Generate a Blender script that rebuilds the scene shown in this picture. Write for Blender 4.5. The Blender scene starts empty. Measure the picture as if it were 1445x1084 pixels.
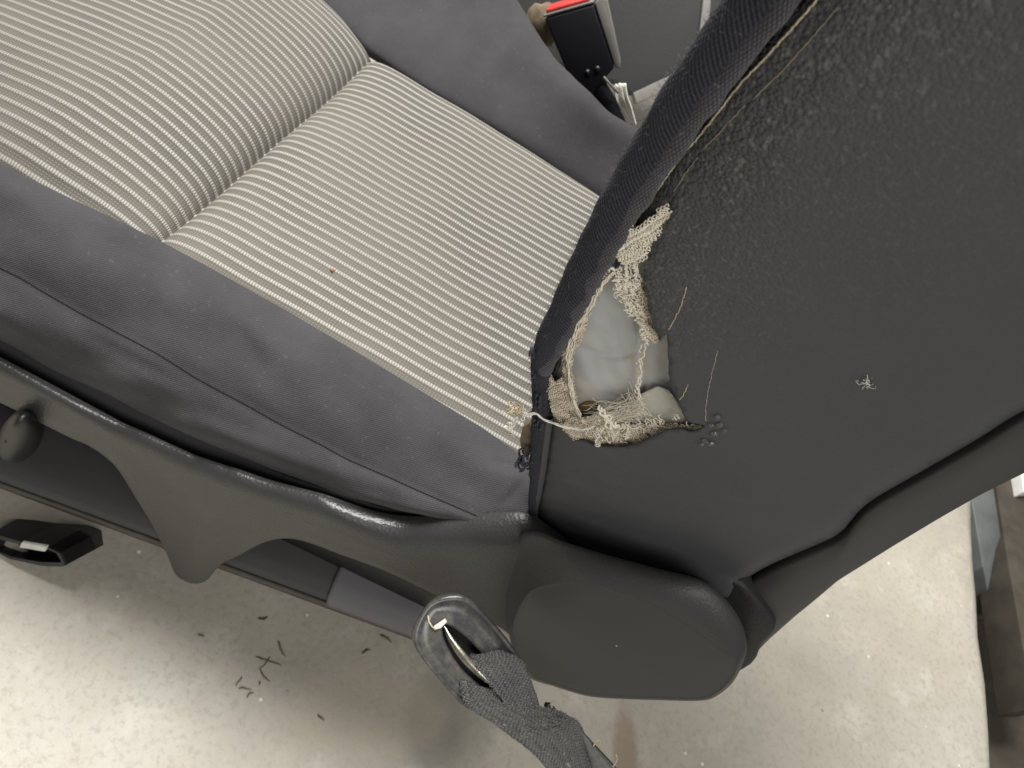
import bpy, math, random
import numpy as np
from mathutils import Matrix, Vector
from mathutils.geometry import delaunay_2d_cdt
random.seed(4); rng = np.random.RandomState(7)
sc = bpy.context.scene
col = sc.collection

# ------------------------------------------------------------------ camera
F, CX, CY = 1085.0, 722.5, 542.0
CP = np.array([-0.05609, -0.29292, 0.41899])
YAW, PIT, ROL = 0.06992, 0.89027, -0.57784
fw = np.array([math.cos(PIT)*math.sin(YAW), math.cos(PIT)*math.cos(YAW), -math.sin(PIT)])
r0 = np.cross(fw, [0, 0, 1]); r0 /= np.linalg.norm(r0); d0 = np.cross(fw, r0)
rt = math.cos(ROL)*r0 + math.sin(ROL)*d0
dn = -math.sin(ROL)*r0 + math.cos(ROL)*d0
RR = np.array([rt, dn, fw])
cam = bpy.data.cameras.new('camera'); co = bpy.data.objects.new('camera', cam); col.objects.link(co)
m = Matrix.Identity(4)
for i in range(3):
    m[i][0] = rt[i]; m[i][1] = -dn[i]; m[i][2] = -fw[i]; m[i][3] = CP[i]
co.matrix_world = m
cam.sensor_fit = 'HORIZONTAL'; cam.sensor_width = 36; cam.lens = 36*F/1445
cam.clip_start = 0.01; cam.clip_end = 100
cam.dof.use_dof = True; cam.dof.focus_distance = 0.36; cam.dof.aperture_fstop = 20.0
sc.camera = co
# ------------------------------------------------------------------ light
W = bpy.data.worlds.new('World'); sc.world = W; W.use_nodes = True
bg = W.node_tree.nodes['Background']; bg.inputs[0].default_value = (1.0, .985, .96, 1); bg.inputs[1].default_value = 0.16
def area(name, loc, target, sx, sy, power, colr):
    l = bpy.data.lights.new(name, 'AREA'); l.shape = 'RECTANGLE'; l.size = sx; l.size_y = sy
    l.energy = power; l.color = colr
    o = bpy.data.objects.new(name, l); col.objects.link(o); o.location = loc
    o.rotation_euler = (Vector(target)-Vector(loc)).to_track_quat('-Z', 'Y').to_euler()
    return o
area('ceiling_light', (-0.75, 0.95, 2.0), (0, 0.05, 0), 1.4, .6, 48, (1.0, .985, .955))
area('trim_highlight_light', (-0.40, .42, 2.1), (-0.1, 0, 0), 1.2, .30, 58, (1.0, .985, .96))  # unseen lamp added for the bright highlight along the trim lip
area('leather_fill_light', (1.1, -1.5, 1.7), (0.1, -.05, .05), 1.3, 1.1, 28, (1.0, .985, .96))  # unseen fill lamp added to brighten the leather side and the right floor
sc.view_settings.view_transform = 'Standard'; sc.view_settings.look = 'None'
sc.view_settings.exposure = 0.18; sc.view_settings.gamma = 1
sc.render.engine = 'CYCLES'

# ------------------------------------------------------------------ geometry helpers
def ray(u, v): return RR.T @ np.array([(u-CX)/F, (v-CY)/F, 1.0])
def Upl(u, v, p0, n):
    d = ray(u, v); n = np.asarray(n, float)
    return CP + d*(np.dot(np.asarray(p0)-CP, n)/np.dot(d, n))
def Uy(u, v, y): return Upl(u, v, (0, y, 0), (0, 1, 0))
def Uz(u, v, z): return Upl(u, v, (0, 0, z), (0, 0, 1))
SY, SK = -.035, .10
def S(u, v, off=0.0): return Upl(u, v, (0, SY-off, 0), (0, 1, SK))      # plane of the backrest's outer side
def px(P):
    q = (np.asarray(P, float)-CP) @ RR.T
    return np.stack([CX+F*q[..., 0]/q[..., 2], CY+F*q[..., 1]/q[..., 2]], -1)
def noise(P, s, seed=0):                                                 # smooth pseudo-noise of sines
    P = np.asarray(P, float)*s; r = np.random.RandomState(seed); out = 0
    for k in range(6):
        a = r.normal(size=3); a /= np.linalg.norm(a); a *= r.uniform(.6, 1.8)
        out = out + np.sin(P @ a*6.283 + r.uniform(0, 6.28))
    return out/6*1.3
def sstep(a, b, x):
    t = np.clip((np.asarray(x, float)-a)/(b-a), 0, 1); return t*t*(3-2*t)
def at_x(poly, xs):
    P = np.asarray(poly, float); o = np.argsort(P[:, 0]); P = P[o]; xs = np.asarray(xs, float)
    out = np.stack([xs, np.interp(xs, P[:, 0], P[:, 1]), np.interp(xs, P[:, 0], P[:, 2])], 1)
    for side in (0, 1):
        if side == 0: msk = xs < P[0, 0]; A, B = P[0], P[1]
        else: msk = xs > P[-1, 0]; A, B = P[-1], P[-2]
        k = (xs[msk]-A[0])/(B[0]-A[0] if abs(B[0]-A[0]) > 1e-6 else 1e-6)
        out[msk, 1] = A[1]+k*(B[1]-A[1]); out[msk, 2] = A[2]+k*(B[2]-A[2])
    return out
def crom(C, n, closed=False):                                            # Catmull-Rom through rows C (k,...) -> n per span
    C = np.asarray(C, float); k = len(C); out = []
    for i in range(k if closed else k-1):
        p0 = C[(i-1) % k] if closed or i > 0 else 2*C[0]-C[1]
        p1 = C[i]; p2 = C[(i+1) % k]
        p3 = C[(i+2) % k] if closed or i+2 < k else 2*C[-1]-C[-2]
        for j in range(n):
            t = j/n
            out.append(.5*((2*p1)+(-p0+p2)*t+(2*p0-5*p1+4*p2-p3)*t*t+(-p0+3*p1-3*p2+p3)*t**3))
    if not closed: out.append(C[-1])
    return np.array(out)
def resample(P, n):
    P = np.asarray(P, float); d = np.r_[0, np.cumsum(np.linalg.norm(np.diff(P, axis=0), axis=1))]
    t = np.linspace(0, d[-1], n); return np.stack([np.interp(t, d, P[:, i]) for i in range(P.shape[1])], 1)
def smooth_line(P, n, it=6):
    Q = resample(P, n)
    for _ in range(it): Q[1:-1] = (Q[:-2]+2*Q[1:-1]+Q[2:])/4
    return Q

def mesh(name, V, Fc, mat, parent=None, smooth=True, uv=None, attrs=None, kind=None):
    me = bpy.data.meshes.new(name)
    me.from_pydata(np.asarray(V, float).tolist(), [], Fc)
    if uv is not None:
        L = me.uv_layers.new(name='UVMap'); idx = np.zeros(len(me.loops), np.int32); me.loops.foreach_get('vertex_index', idx)
        L.data.foreach_set('uv', np.asarray(uv, np.float32)[idx].ravel())
    for k, a in (attrs or {}).items():
        A = me.attributes.new(k, 'FLOAT', 'POINT'); A.data.foreach_set('value', np.asarray(a, np.float32))
    if smooth: me.polygons.foreach_set('use_smooth', [True]*len(me.polygons))
    me.materials.append(mat); me.update()
    o = bpy.data.objects.new(name, me); col.objects.link(o)
    if parent is not None: o.parent = parent
    if kind: o['kind'] = kind
    return o
def grid(G, flip=False, closed_u=False, closed_v=False):                 # G (nu,nv,3)
    nu, nv = G.shape[:2]; V = G.reshape(-1, 3); Fc = []
    for i in range(nu if closed_u else nu-1):
        i2 = (i+1) % nu
        for j in range(nv if closed_v else nv-1):
            j2 = (j+1) % nv
            f = (i*nv+j, i2*nv+j, i2*nv+j2, i*nv+j2)
            Fc.append(f[::-1] if flip else f)
    return V, Fc
def solid(o, t, off=-1.0):
    s = o.modifiers.new('thickness', 'SOLIDIFY'); s.thickness = t; s.offset = off; return o
def bevel(o, w, seg=3, ang=35):
    b = o.modifiers.new('bevel', 'BEVEL'); b.width = w; b.segments = seg; b.limit_method = 'ANGLE'; b.angle_limit = math.radians(ang); return o
def tube_geo(P, r, sides=6, V=None, Fc=None):
    P = np.asarray(P, float); n = len(P); r = np.broadcast_to(np.asarray(r, float), (n,))
    V = [] if V is None else V; Fc = [] if Fc is None else Fc
    T = np.empty_like(P); T[1:-1] = P[2:]-P[:-2]; T[0] = P[1]-P[0]; T[-1] = P[-1]-P[-2]
    T /= (np.sqrt((T*T).sum(1))[:, None]+1e-12)
    t0 = T.tolist(); a = [.3*t0[0][1]*0+.93*t0[0][1]-.2*t0[0][2], .3*t0[0][2]-.93*t0[0][0], .2*t0[0][0]-.3*t0[0][1]]
    A = []
    for tx, ty, tz in t0:
        k = a[0]*tx+a[1]*ty+a[2]*tz; a = [a[0]-tx*k, a[1]-ty*k, a[2]-tz*k]
        q = math.sqrt(a[0]*a[0]+a[1]*a[1]+a[2]*a[2])+1e-12; a = [a[0]/q, a[1]/q, a[2]/q]; A.append(a)
    A = np.array(A); B = np.stack([T[:, 1]*A[:, 2]-T[:, 2]*A[:, 1], T[:, 2]*A[:, 0]-T[:, 0]*A[:, 2], T[:, 0]*A[:, 1]-T[:, 1]*A[:, 0]], 1)
    an = 6.28318*np.arange(sides)/sides
    Q = P[:, None]+r[:, None, None]*(np.cos(an)[None, :, None]*A[:, None]+np.sin(an)[None, :, None]*B[:, None])
    b0 = len(V); V.extend(Q.reshape(-1, 3).tolist())
    for i in range(n-1):
        o = b0+i*sides
        for k in range(sides):
            k2 = (k+1) % sides
            Fc.append((o+k, o+k2, o+sides+k2, o+sides+k))
    Fc.append(tuple(range(b0+sides-1, b0-1, -1))); Fc.append(tuple(range(b0+(n-1)*sides, b0+n*sides)))
    return V, Fc
def tubes(name, paths, r, mat, parent=None, sides=5, kind=None):
    V, Fc = [], []
    for i, p in enumerate(paths): tube_geo(p, r[i] if isinstance(r, list) else r, sides, V, Fc)
    return mesh(name, V, Fc, mat, parent, kind=kind)
def inside(P, poly):
    P = np.atleast_2d(np.asarray(P, float)); A = np.asarray(poly, float); B = np.roll(A, 1, 0); c = np.zeros(len(P), bool)
    for (xi, yi), (xj, yj) in zip(A, B):
        if yi == yj: continue
        c ^= ((yi > P[:, 1]) != (yj > P[:, 1])) & (P[:, 0] < (xj-xi)*(P[:, 1]-yi)/(yj-yi)+xi)
    return c
def segdist(P, poly, closed=True):
    P = np.asarray(P, float); A = np.asarray(poly, float); B = np.roll(A, -1, 0)
    if not closed: A, B = A[:-1], B[:-1]
    D = np.full(len(P), 1e9)
    for a, b in zip(A, B):
        ab = b-a; t = np.clip(((P-a) @ ab)/(ab @ ab+1e-12), 0, 1)
        D = np.minimum(D, np.linalg.norm(P-(a+t[:, None]*ab), axis=1))
    return D
def prism(name, poly_front, depth_vec, mat, parent=None, bev=0.0, seg=3, smooth=True):   # poly_front: 3D outline
    P = np.asarray(poly_front, float); n = len(P); V = np.vstack([P, P+np.asarray(depth_vec)])
    Fc = [tuple(range(n)), tuple(range(2*n-1, n-1, -1))]+[((i+1) % n, i, n+i, n+(i+1) % n) for i in range(n)]
    o = mesh(name, V, Fc, mat, parent, smooth=smooth)
    if bev: bevel(o, bev, seg, 30)
    return o
def boxm(name, c, s, mat, parent=None, bev=0.0, rot=None):
    v = np.array([[x, y, z] for x in (-.5, .5) for y in (-.5, .5) for z in (-.5, .5)])*np.asarray(s)
    if rot is not None: v = v @ np.asarray(rot).T
    f = [(0, 1, 3, 2), (4, 6, 7, 5), (0, 4, 5, 1), (2, 3, 7, 6), (0, 2, 6, 4), (1, 5, 7, 3)]
    o = mesh(name, v+np.asarray(c), f, mat, parent, smooth=False)
    if bev: bevel(o, bev)
    return o
def empty(name, loc, label, cat, group=None):
    o = bpy.data.objects.new(name, None); col.objects.link(o); o.empty_display_size = .02
    o['label'] = label; o['category'] = cat
    if group: o['group'] = group
    return o          # kept at the origin so that parts keep their world positions
def tag(o, label, cat, group=None):
    o['label'] = label; o['category'] = cat
    if group: o['group'] = group
    return o

# ------------------------------------------------------------------ materials
class NT:
    def __init__(s, name):
        s.m = bpy.data.materials.new(name); s.m.use_nodes = True; s.t = s.m.node_tree; s.b = s.t.nodes['Principled BSDF']
    def n(s, typ, **kw):
        nd = s.t.nodes.new(typ)
        for k, v in kw.items():
            if k in nd.inputs.keys(): nd.inputs[k].default_value = v
            else: setattr(nd, k, v)
        return nd
    def l(s, a, b): s.t.links.new(a, b)
    def coord(s, scale=(1, 1, 1), what='Object', rot=(0, 0, 0)):
        tc = s.n('ShaderNodeTexCoord'); mp = s.n('ShaderNodeMapping'); mp.inputs['Scale'].default_value = scale; mp.inputs['Rotation'].default_value = rot
        s.l(tc.outputs[what], mp.inputs['Vector']); return mp.outputs[0]
    def noise(s, vec, scale, detail=4, rough=.6):
        nd = s.n('ShaderNodeTexNoise'); nd.inputs['Scale'].default_value = scale; nd.inputs['Detail'].default_value = detail; nd.inputs['Roughness'].default_value = rough
        s.l(vec, nd.inputs['Vector']); return nd.outputs['Fac']
    def ramp(s, fac, stops):
        nd = s.n('ShaderNodeValToRGB'); e = nd.color_ramp.elements
        while len(e) < len(stops): e.new(.5)
        for i, (p, c) in enumerate(stops): e[i].position = p; e[i].color = (*c, 1) if len(c) == 3 else c
        s.l(fac, nd.inputs[0]); return nd.outputs[0]
    def mix(s, fac, a, b, mode='MIX'):
        nd = s.n('ShaderNodeMix', data_type='RGBA', blend_type=mode)
        for sock, v in ((nd.inputs[0], fac), (nd.inputs[6], a), (nd.inputs[7], b)):
            if isinstance(v, (int, float)): sock.default_value = v
            elif isinstance(v, tuple): sock.default_value = (*v, 1)
            else: s.l(v, sock)
        return nd.outputs[2]
    def math(s, op, a, b=None, c=None):
        nd = s.n('ShaderNodeMath', operation=op)
        for i, v in enumerate((a, b, c)):
            if v is None: continue
            if isinstance(v, (int, float)): nd.inputs[i].default_value = v
            else: s.l(v, nd.inputs[i])
        return nd.outputs[0]
    def bump(s, h, strength, dist, prev=None):
        nd = s.n('ShaderNodeBump'); nd.inputs['Distance'].default_value = dist
        if isinstance(strength, (int, float)): nd.inputs['Strength'].default_value = strength
        else: s.l(strength, nd.inputs['Strength'])
        s.l(h, nd.inputs['Height'])
        if prev is not None: s.l(prev, nd.inputs['Normal'])
        return nd.outputs[0]
    def out(s, color=None, rough=None, normal=None, spec=None, sheen=None, metal=None):
        if color is not None:
            if isinstance(color, tuple): s.b.inputs['Base Color'].default_value = (*color, 1)
            else: s.l(color, s.b.inputs['Base Color'])
        if rough is not None:
            if isinstance(rough, (int, float)): s.b.inputs['Roughness'].default_value = rough
            else: s.l(rough, s.b.inputs['Roughness'])
        if normal is not None: s.l(normal, s.b.inputs['Normal'])
        if spec is not None: s.b.inputs['Specular IOR Level'].default_value = spec
        if sheen is not None: s.b.inputs['Sheen Weight'].default_value = sheen; s.b.inputs['Sheen Roughness'].default_value = .6
        if metal is not None: s.b.inputs['Metallic'].default_value = metal
        return s.m
M = {}
def simple(name, c, rough=.6, nscale=60, amt=.15, bscale=0, bdist=.0003, spec=.5, sheen=None, metal=None):
    t = NT(name); v = t.coord(); n = t.noise(v, nscale)
    d = tuple(max(0, x*(1-amt)) for x in c); l = tuple(min(1, x*(1+amt)) for x in c)
    nm = None
    if bscale: nm = t.bump(t.noise(v, bscale, 2), .6, bdist)
    M[name] = t.out(t.ramp(n, [(.3, d), (.7, l)]), rough, nm, spec, sheen, metal); return M[name]
# striped seat cloth: uv.x metres along the rib, uv.y rib count across
t = NT('striped_cloth')
uvn = t.n('ShaderNodeUVMap'); sp = t.n('ShaderNodeSeparateXYZ'); t.l(uvn.outputs[0], sp.inputs[0])
ux, uy = sp.outputs[0], sp.outputs[1]
fr = t.math('FRACT', uy)                                                  # 0..1 across one repeat
dw = t.math('ABSOLUTE', t.math('SUBTRACT', fr, .5))
edge = t.noise(t.coord((900, 900, 900)), 1, 2)
wh = t.n('ShaderNodeMapRange', interpolation_type='SMOOTHSTEP'); t.l(t.math('ADD', dw, t.math('MULTIPLY', t.math('SUBTRACT', edge, .5), .07)), wh.inputs[0])
wh.inputs[1].default_value = .20; wh.inputs[2].default_value = .12; wh.inputs[3].default_value = 0; wh.inputs[4].default_value = 1
white = wh.outputs[0]
bead = t.math('MULTIPLY_ADD', t.math('SINE', t.math('MULTIPLY', t.math('ADD', ux, t.math('MULTIPLY', uy, .00037)), 6.2832/.00195)), .5, .5)
# small ring-like dots in the grey bands
row = t.math('FRACT', t.math('MULTIPLY', uy, 5.0))
rowd = t.math('MULTIPLY_ADD', t.math('COSINE', t.math('MULTIPLY', t.math('SUBTRACT', row, .5), 6.2832)), .5, .5)
dots = t.math('MULTIPLY', rowd, t.math('MULTIPLY_ADD', t.math('SINE', t.math('MULTIPLY', ux, 6.2832/.0023)), .5, .5))
soil = t.noise(t.coord(), 9, 5, .65)
gcol = t.mix(t.math('POWER', dots, 1.6), (.070, .066, .057), (.20, .192, .17))
gcol = t.mix(t.math('MULTIPLY', soil, .35), gcol, (.20, .175, .145))
wcol = t.mix(bead, (.18, .172, .154), (.42, .405, .37))
cc = t.mix(white, gcol, wcol)
cc = t.mix(t.ramp(t.noise(t.coord(), 4.5, 3), [(.40, (0, 0, 0)), (.72, (.42, .42, .42))]), cc, (.19, .165, .135))
fs = t.n('ShaderNodeMapRange'); t.l(ux, fs.inputs[0]); fs.inputs[1].default_value = .36; fs.inputs[2].default_value = .12; fs.inputs[3].default_value = 0; fs.inputs[4].default_value = .58  # darker to the front: the pillow's shade put into the colour, with soil
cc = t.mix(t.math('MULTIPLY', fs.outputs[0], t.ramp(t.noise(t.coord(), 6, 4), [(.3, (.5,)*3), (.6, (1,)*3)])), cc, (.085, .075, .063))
h = t.math('ADD', t.math('MULTIPLY', white, t.math('MULTIPLY_ADD', bead, .6, .4)), t.math('MULTIPLY', t.math('MULTIPLY', t.math('SUBTRACT', 1.0, white), dots), .45))
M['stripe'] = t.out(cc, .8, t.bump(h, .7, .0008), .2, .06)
# purple-grey woven cloth of the bolsters
def weave(name, c0, c1, hl, per=.00105, sheen=.3, bstr=.5, cross=1.0, bd=.0003, rough=.85, spk=.35):
    t = NT(name); uvn = t.n('ShaderNodeUVMap'); sp = t.n('ShaderNodeSeparateXYZ'); t.l(uvn.outputs[0], sp.inputs[0])
    x, y = sp.outputs[0], sp.outputs[1]
    wob = t.math('MULTIPLY', t.noise(t.coord((60, 60, 60)), 1, 2), .0006)
    a = t.math('SINE', t.math('MULTIPLY', t.math('ADD', t.math('ADD', x, y), wob), 6.2832/per))
    b = t.math('SINE', t.math('MULTIPLY', t.math('SUBTRACT', t.math('MULTIPLY', x, .55), y), 6.2832/(per*.9)))
    w = t.math('MULTIPLY', t.math('MULTIPLY_ADD', a, .5, .5), t.math('MULTIPLY_ADD', b, .5*cross, 1-.5*cross))
    big = t.noise(t.coord(), 14, 5, .65); fine = t.noise(t.coord(), 260, 3, .7)
    c = t.mix(t.ramp(big, [(.34, (0,)*3), (.66, (1,)*3)]), c0, c1)
    c = t.mix(t.math('MULTIPLY', w, .55), c, hl)
    c = t.mix(t.ramp(fine, [(.62, (0, 0, 0)), (.78, (spk,)*3)]), c, tuple(min(1, k*1.9) for k in hl))
    nm = t.bump(w, bstr, bd); nm = t.bump(t.noise(t.coord(), 90, 3), .25, .001, nm)
    M[name] = t.out(c, rough, nm, .2 if rough > .6 else .5, sheen); return M[name]
weave('bolster_cloth', (.026, .0240, .0262), (.046, .0430, .0465), (.081, .0765, .082), per=.0017, bstr=.8, cross=.6, sheen=.08)
weave('welt_cloth', (.007, .007, .010), (.015, .015, .021), (.080, .084, .115), per=.0019, sheen=.08, bstr=1.0, cross=.35, bd=.0006)
weave('webbing', (.022, .023, .024), (.115, .112, .105), (.34, .34, .325), per=.0021, sheen=.1, bstr=1.0, cross=.8, bd=.0009, rough=.5, spk=.8)
weave('dusty_cloth', (.020, .020, .025), (.05, .048, .056), (.13, .125, .135), per=.0021, sheen=.2, bstr=1.0, cross=.8, bd=.0006, spk=.8)
# leather
t = NT('leather'); v = t.coord()
ga = t.n('ShaderNodeAttribute', attribute_name='grain').outputs['Fac']
vo = t.n('ShaderNodeTexVoronoi', feature='F1'); vo.inputs['Scale'].default_value = 640; vo.inputs['Randomness'].default_value = 1
wv = t.n('ShaderNodeVectorMath', operation='ADD'); nz = t.n('ShaderNodeTexNoise'); nz.inputs['Scale'].default_value = 240
t.l(v, nz.inputs['Vector']); sc3 = t.n('ShaderNodeVectorMath', operation='SCALE'); sc3.inputs['Scale'].default_value = .0014; t.l(nz.outputs['Color'], sc3.inputs[0])
t.l(v, wv.inputs[0]); t.l(sc3.outputs[0], wv.inputs[1]); t.l(wv.outputs[0], vo.inputs['Vector'])
cell = t.ramp(vo.outputs['Distance'], [(.0, (1, 1, 1)), (.30, (.86,)*3), (.75, (0, 0, 0))])
patch = t.noise(v, 38, 3)
gs = t.math('MULTIPLY', ga, t.ramp(patch, [(.25, (.6,)*3), (.6, (1,)*3)]))
fine = t.noise(v, 900, 2)
base = t.mix(t.noise(v, 25, 5), (.068, .0695, .073), (.083, .085, .089))
dust = t.math('MULTIPLY', t.math('MULTIPLY', gs, .8), t.ramp(t.noise(v, 420, 2), [(.55, (0,)*3), (.68, (1,)*3)]))
base = t.mix(dust, base, (.165, .163, .155))
base = t.mix(t.math('MULTIPLY', t.ramp(t.noise(v, 130, 4, .7), [(.66, (0,)*3), (.74, (1,)*3)]), .10), base, (.12, .12, .11))
nm = t.bump(cell, t.math('MULTIPLY_ADD', gs, .8, .04), .0008); nm = t.bump(fine, .12, .0002, nm)
M['leather'] = t.out(base, t.math('MULTIPLY_ADD', t.noise(v, 60, 3), .12, .58), nm, .36)
# hard trim plastic, fine pebble grain
def plastic(name, c, rough=.5, grain=620, bd=.0006, spec=.5, bst=.45):
    t = NT(name); v = t.coord(); n = t.noise(v, 18, 5, .65)
    g = t.n('ShaderNodeTexVoronoi', feature='SMOOTH_F1'); g.inputs['Scale'].default_value = grain; t.l(v, g.inputs['Vector'])
    cc = t.mix(n, tuple(k*.85 for k in c), tuple(k*1.15 for k in c))
    sc_ = t.ramp(t.noise(v, 75, 6, .75), [(.63, (0,)*3), (.74, (.22,)*3)])
    cc = t.mix(sc_, cc, tuple(min(1, k*2.6) for k in c))
    M[name] = t.out(cc, t.math('MULTIPLY_ADD', n, .16, rough-.08), t.bump(g.outputs['Distance'], bst, bd), spec); return M[name]
plastic('trim_plastic', (.037, .037, .0365), .36)
plastic('cover_plastic', (.043, .0435, .042), .55, 1500, .00012)
plastic('shoulder_plastic', (.042, .042, .041), .50, 800, .0004)
plastic('back_plastic', (.058, .058, .057), .55, 1500, .00012)
plastic('black_plastic', (.010, .010, .011), .42, 1200, .0001)
plastic('rail_plastic', (.060, .057, .058), .6, 900, .0002)
plastic('rail_cover_plastic', (.15, .142, .15), .6, 900, .0002)
plastic('frame_plastic', (.045, .044, .042), .6)
plastic('panel_plastic', (.019, .019, .019), .6)
simple('rail_edge', (.075, .066, .055), .55)
simple('buckle_black', (.004, .004, .006), .6, 80, .3, spec=.25)
simple('buckle_side', (.17, .16, .145), .55)
simple('red_button', (.62, .055, .045), .38, 80, .1)
simple('cream_thread', (.55, .47, .33), .9, 500, .25)
simple('white_thread', (.80, .77, .68), .9, 400, .12, sheen=.3)
simple('knit', (.76, .66, .52), .95, 300, .25, sheen=.3)
simple('knit_pale', (.90, .81, .67), .95, 300, .18, sheen=.3)
simple('backing', (.33, .275, .21), .95, 250, .3, 900, .0004)
simple('sheet', (.56, .55, .49), .85, 120, .08, 600, .0002)
simple('cardboard', (.17, .13, .085), .95, 150, .25, 300, .0004)
simple('ochre', (.22, .14, .05), .9, 120, .35)
simple('dark_gap', (.006, .006, .006), .9)
simple('navy_hair', (.075, .075, .09), .8, 100, .3)
simple('metal', (.48, .45, .38), .33, 180, .3, 500, .0002, metal=1.0)
simple('pale_bit', (.62, .60, .55), .5)
simple('grass_bit', (.16, .13, .085), .95, 300, .3)
simple('brown_board', (.055, .046, .034), .85, 30, .3)
simple('grey_channel', (.12, .128, .125), .6, 30, .15)
simple('white_board', (.75, .74, .70), .7)
simple('crumb', (.30, .12, .06), .9)
t = NT('foam'); v = t.coord(); n = t.noise(v, 55, 5, .6)
pat = t.ramp(t.noise(v, 42, 3), [(.47, (0,)*3), (.68, (1,)*3)])
c = t.mix(n, (.43, .445, .45), (.56, .57, .565)); c = t.mix(t.math('MULTIPLY', pat, .65), c, (.60, .52, .42))
M['foam'] = t.out(c, .62, t.bump(t.noise(v, 420, 4), .35, .0005), .4)
t = NT('anchor_plastic'); v = t.coord(); n = t.noise(v, 120, 6, .7)
c = t.ramp(n, [(.40, (.045, .045, .046)), (.58, (.080, .076, .068)), (.78, (.17, .145, .11))])
M['anchor'] = t.out(c, t.math('MULTIPLY_ADD', n, .35, .10), t.bump(t.noise(v, 500, 3), .12, .0002), .6)
t = NT('glue'); M['glue'] = t.out((.42, .42, .42), .18, t.bump(t.noise(t.coord(), 500, 3), .8, .0006), .6)
t.b.inputs['Transmission Weight'].default_value = .75; t.b.inputs['IOR'].default_value = 1.45
# concrete
t = NT('concrete'); v = t.coord()
n1 = t.noise(v, 3.2, 7, .62); n2 = t.noise(v, 17, 6, .68); n3 = t.noise(v, 160, 4, .7)
c = t.ramp(n1, [(.32, (.33, .305, .258)), (.5, (.44, .405, .338)), (.68, (.54, .515, .455))])
c = t.mix(t.ramp(n2, [(.38, (.55,)*3), (.55, (0,)*3)]), c, (.42, .385, .325))
c = t.mix(t.ramp(n2, [(.55, (0,)*3), (.72, (.28,)*3)]), c, (.74, .71, .64))
c = t.mix(t.ramp(n3, [(.35, (.5,)*3), (.5, (0,)*3)]), c, (.30, .27, .22))
vs = t.n('ShaderNodeTexVoronoi'); vs.inputs['Scale'].default_value = 34; t.l(v, vs.inputs['Vector'])
c = t.mix(t.math('MULTIPLY', t.ramp(vs.outputs['Distance'], [(.035, (1,)*3), (.075, (0,)*3)]), t.ramp(t.noise(v, 9, 2), [(.5, (0,)*3), (.6, (.8,)*3)])), c, (.20, .165, .12))
vs = t.n('ShaderNodeTexVoronoi'); vs.inputs['Scale'].default_value = 27; t.l(t.coord((1, 1, 1), rot=(0, 0, .7)), vs.inputs['Vector'])
c = t.mix(t.ramp(vs.outputs['Distance'], [(.03, (.8,)*3), (.06, (0,)*3)]), c, (.85, .83, .78))
def stain_or_shadow(c, p, rx, ang, squash, colr, k):  # soft-edged ellipse in the colour: stains and one painted shadow
    mp = t.n('ShaderNodeMapping', vector_type='TEXTURE'); mp.inputs['Location'].default_value = (p[0], p[1], 0); mp.inputs['Rotation'].default_value = (0, 0, ang); mp.inputs['Scale'].default_value = (rx, rx*squash, 1)
    tc = t.n('ShaderNodeTexCoord'); t.l(tc.outputs['Object'], mp.inputs['Vector'])
    sp = t.n('ShaderNodeSeparateXYZ'); t.l(mp.outputs[0], sp.inputs[0])
    d = t.math('SQRT', t.math('ADD', t.math('POWER', sp.outputs[0], 2.0), t.math('POWER', sp.outputs[1], 2.0)))
    d = t.math('ADD', d, t.math('MULTIPLY', t.math('SUBTRACT', n2, .5), 1.2))
    return t.mix(t.ramp(d, [(.55, (k,)*3), (1.0, (0,)*3)]), c, colr)
p1_, p2_ = Uz(882, 1010, -.345), Uz(884, 1120, -.345); v_ = p2_-p1_
c = stain_or_shadow(c, (p1_+p2_)/2, float(np.linalg.norm(v_))*.75, math.atan2(v_[1], v_[0]), .32, (.30, .225, .165), .75)
p1_, p2_ = Uz(620, 960, -.345), Uz(610, 1100, -.345); v_ = p2_-p1_
c = stain_or_shadow(c, (p1_+p2_)/2, float(np.linalg.norm(v_))*.8, math.atan2(v_[1], v_[0]), .5, (.24, .225, .195), .75)  # soft grey shadow band by the belt, painted into the concrete colour
p1_ = Uz(520, 1010, -.345); c = stain_or_shadow(c, p1_, .10, .6, .5, (.46, .40, .31), .5)
nm = t.bump(n2, .25, .004); nm = t.bump(n3, .35, .0012, nm)
M['concrete'] = t.out(c, t.math('MULTIPLY_ADD', n2, .3, .38), nm, .45)

# ------------------------------------------------------------------ setting: floor
FZ = -.345
e0, e1 = Uz(1368, 700, FZ), Uz(1398, 1084, FZ)
ed = (e1-e0)/np.linalg.norm(e1-e0); A0 = e0-ed*1.6; A1 = e1+ed*1.6; nx = np.array([ed[1], -ed[0], 0]);
if nx[0] < 0: nx = -nx
prof = [(-4.0, 0), (-1.2, 0), (-.3, 0), (-.03, 0), (-.008, -.001), (.004, -.006), (.010, -.016), (.013, -.04), (.014, -.16)]
ts = np.linspace(0, 1, 60); G = np.zeros((60, len(prof), 3))
for i, s in enumerate(ts):
    b = A0+(A1-A0)*s
    for j, (w, z) in enumerate(prof):
        wob = .0025*math.sin(s*61)+.002*math.sin(s*143+1) if j > 3 else 0
        G[i, j] = b+nx*(w+wob)+np.array([0, 0, z])
V, Fc = grid(G, flip=False)
fl = mesh('floor', V, Fc, M['concrete']); fl['kind'] = 'structure'; fl['label'] = 'stained pale concrete floor slab under the seat'
b0 = A0+nx*.0; b1 = A1
pt = mesh('lower_ground', [b0+nx*.0+[0, 0, -.14], b1+[0, 0, -.14], b1+nx*1.5+[0, 0, -.14], b0+nx*1.5+[0, 0, -.14]], [(0, 1, 2, 3)], M['brown_board'], smooth=False); pt['kind'] = 'structure'

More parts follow.
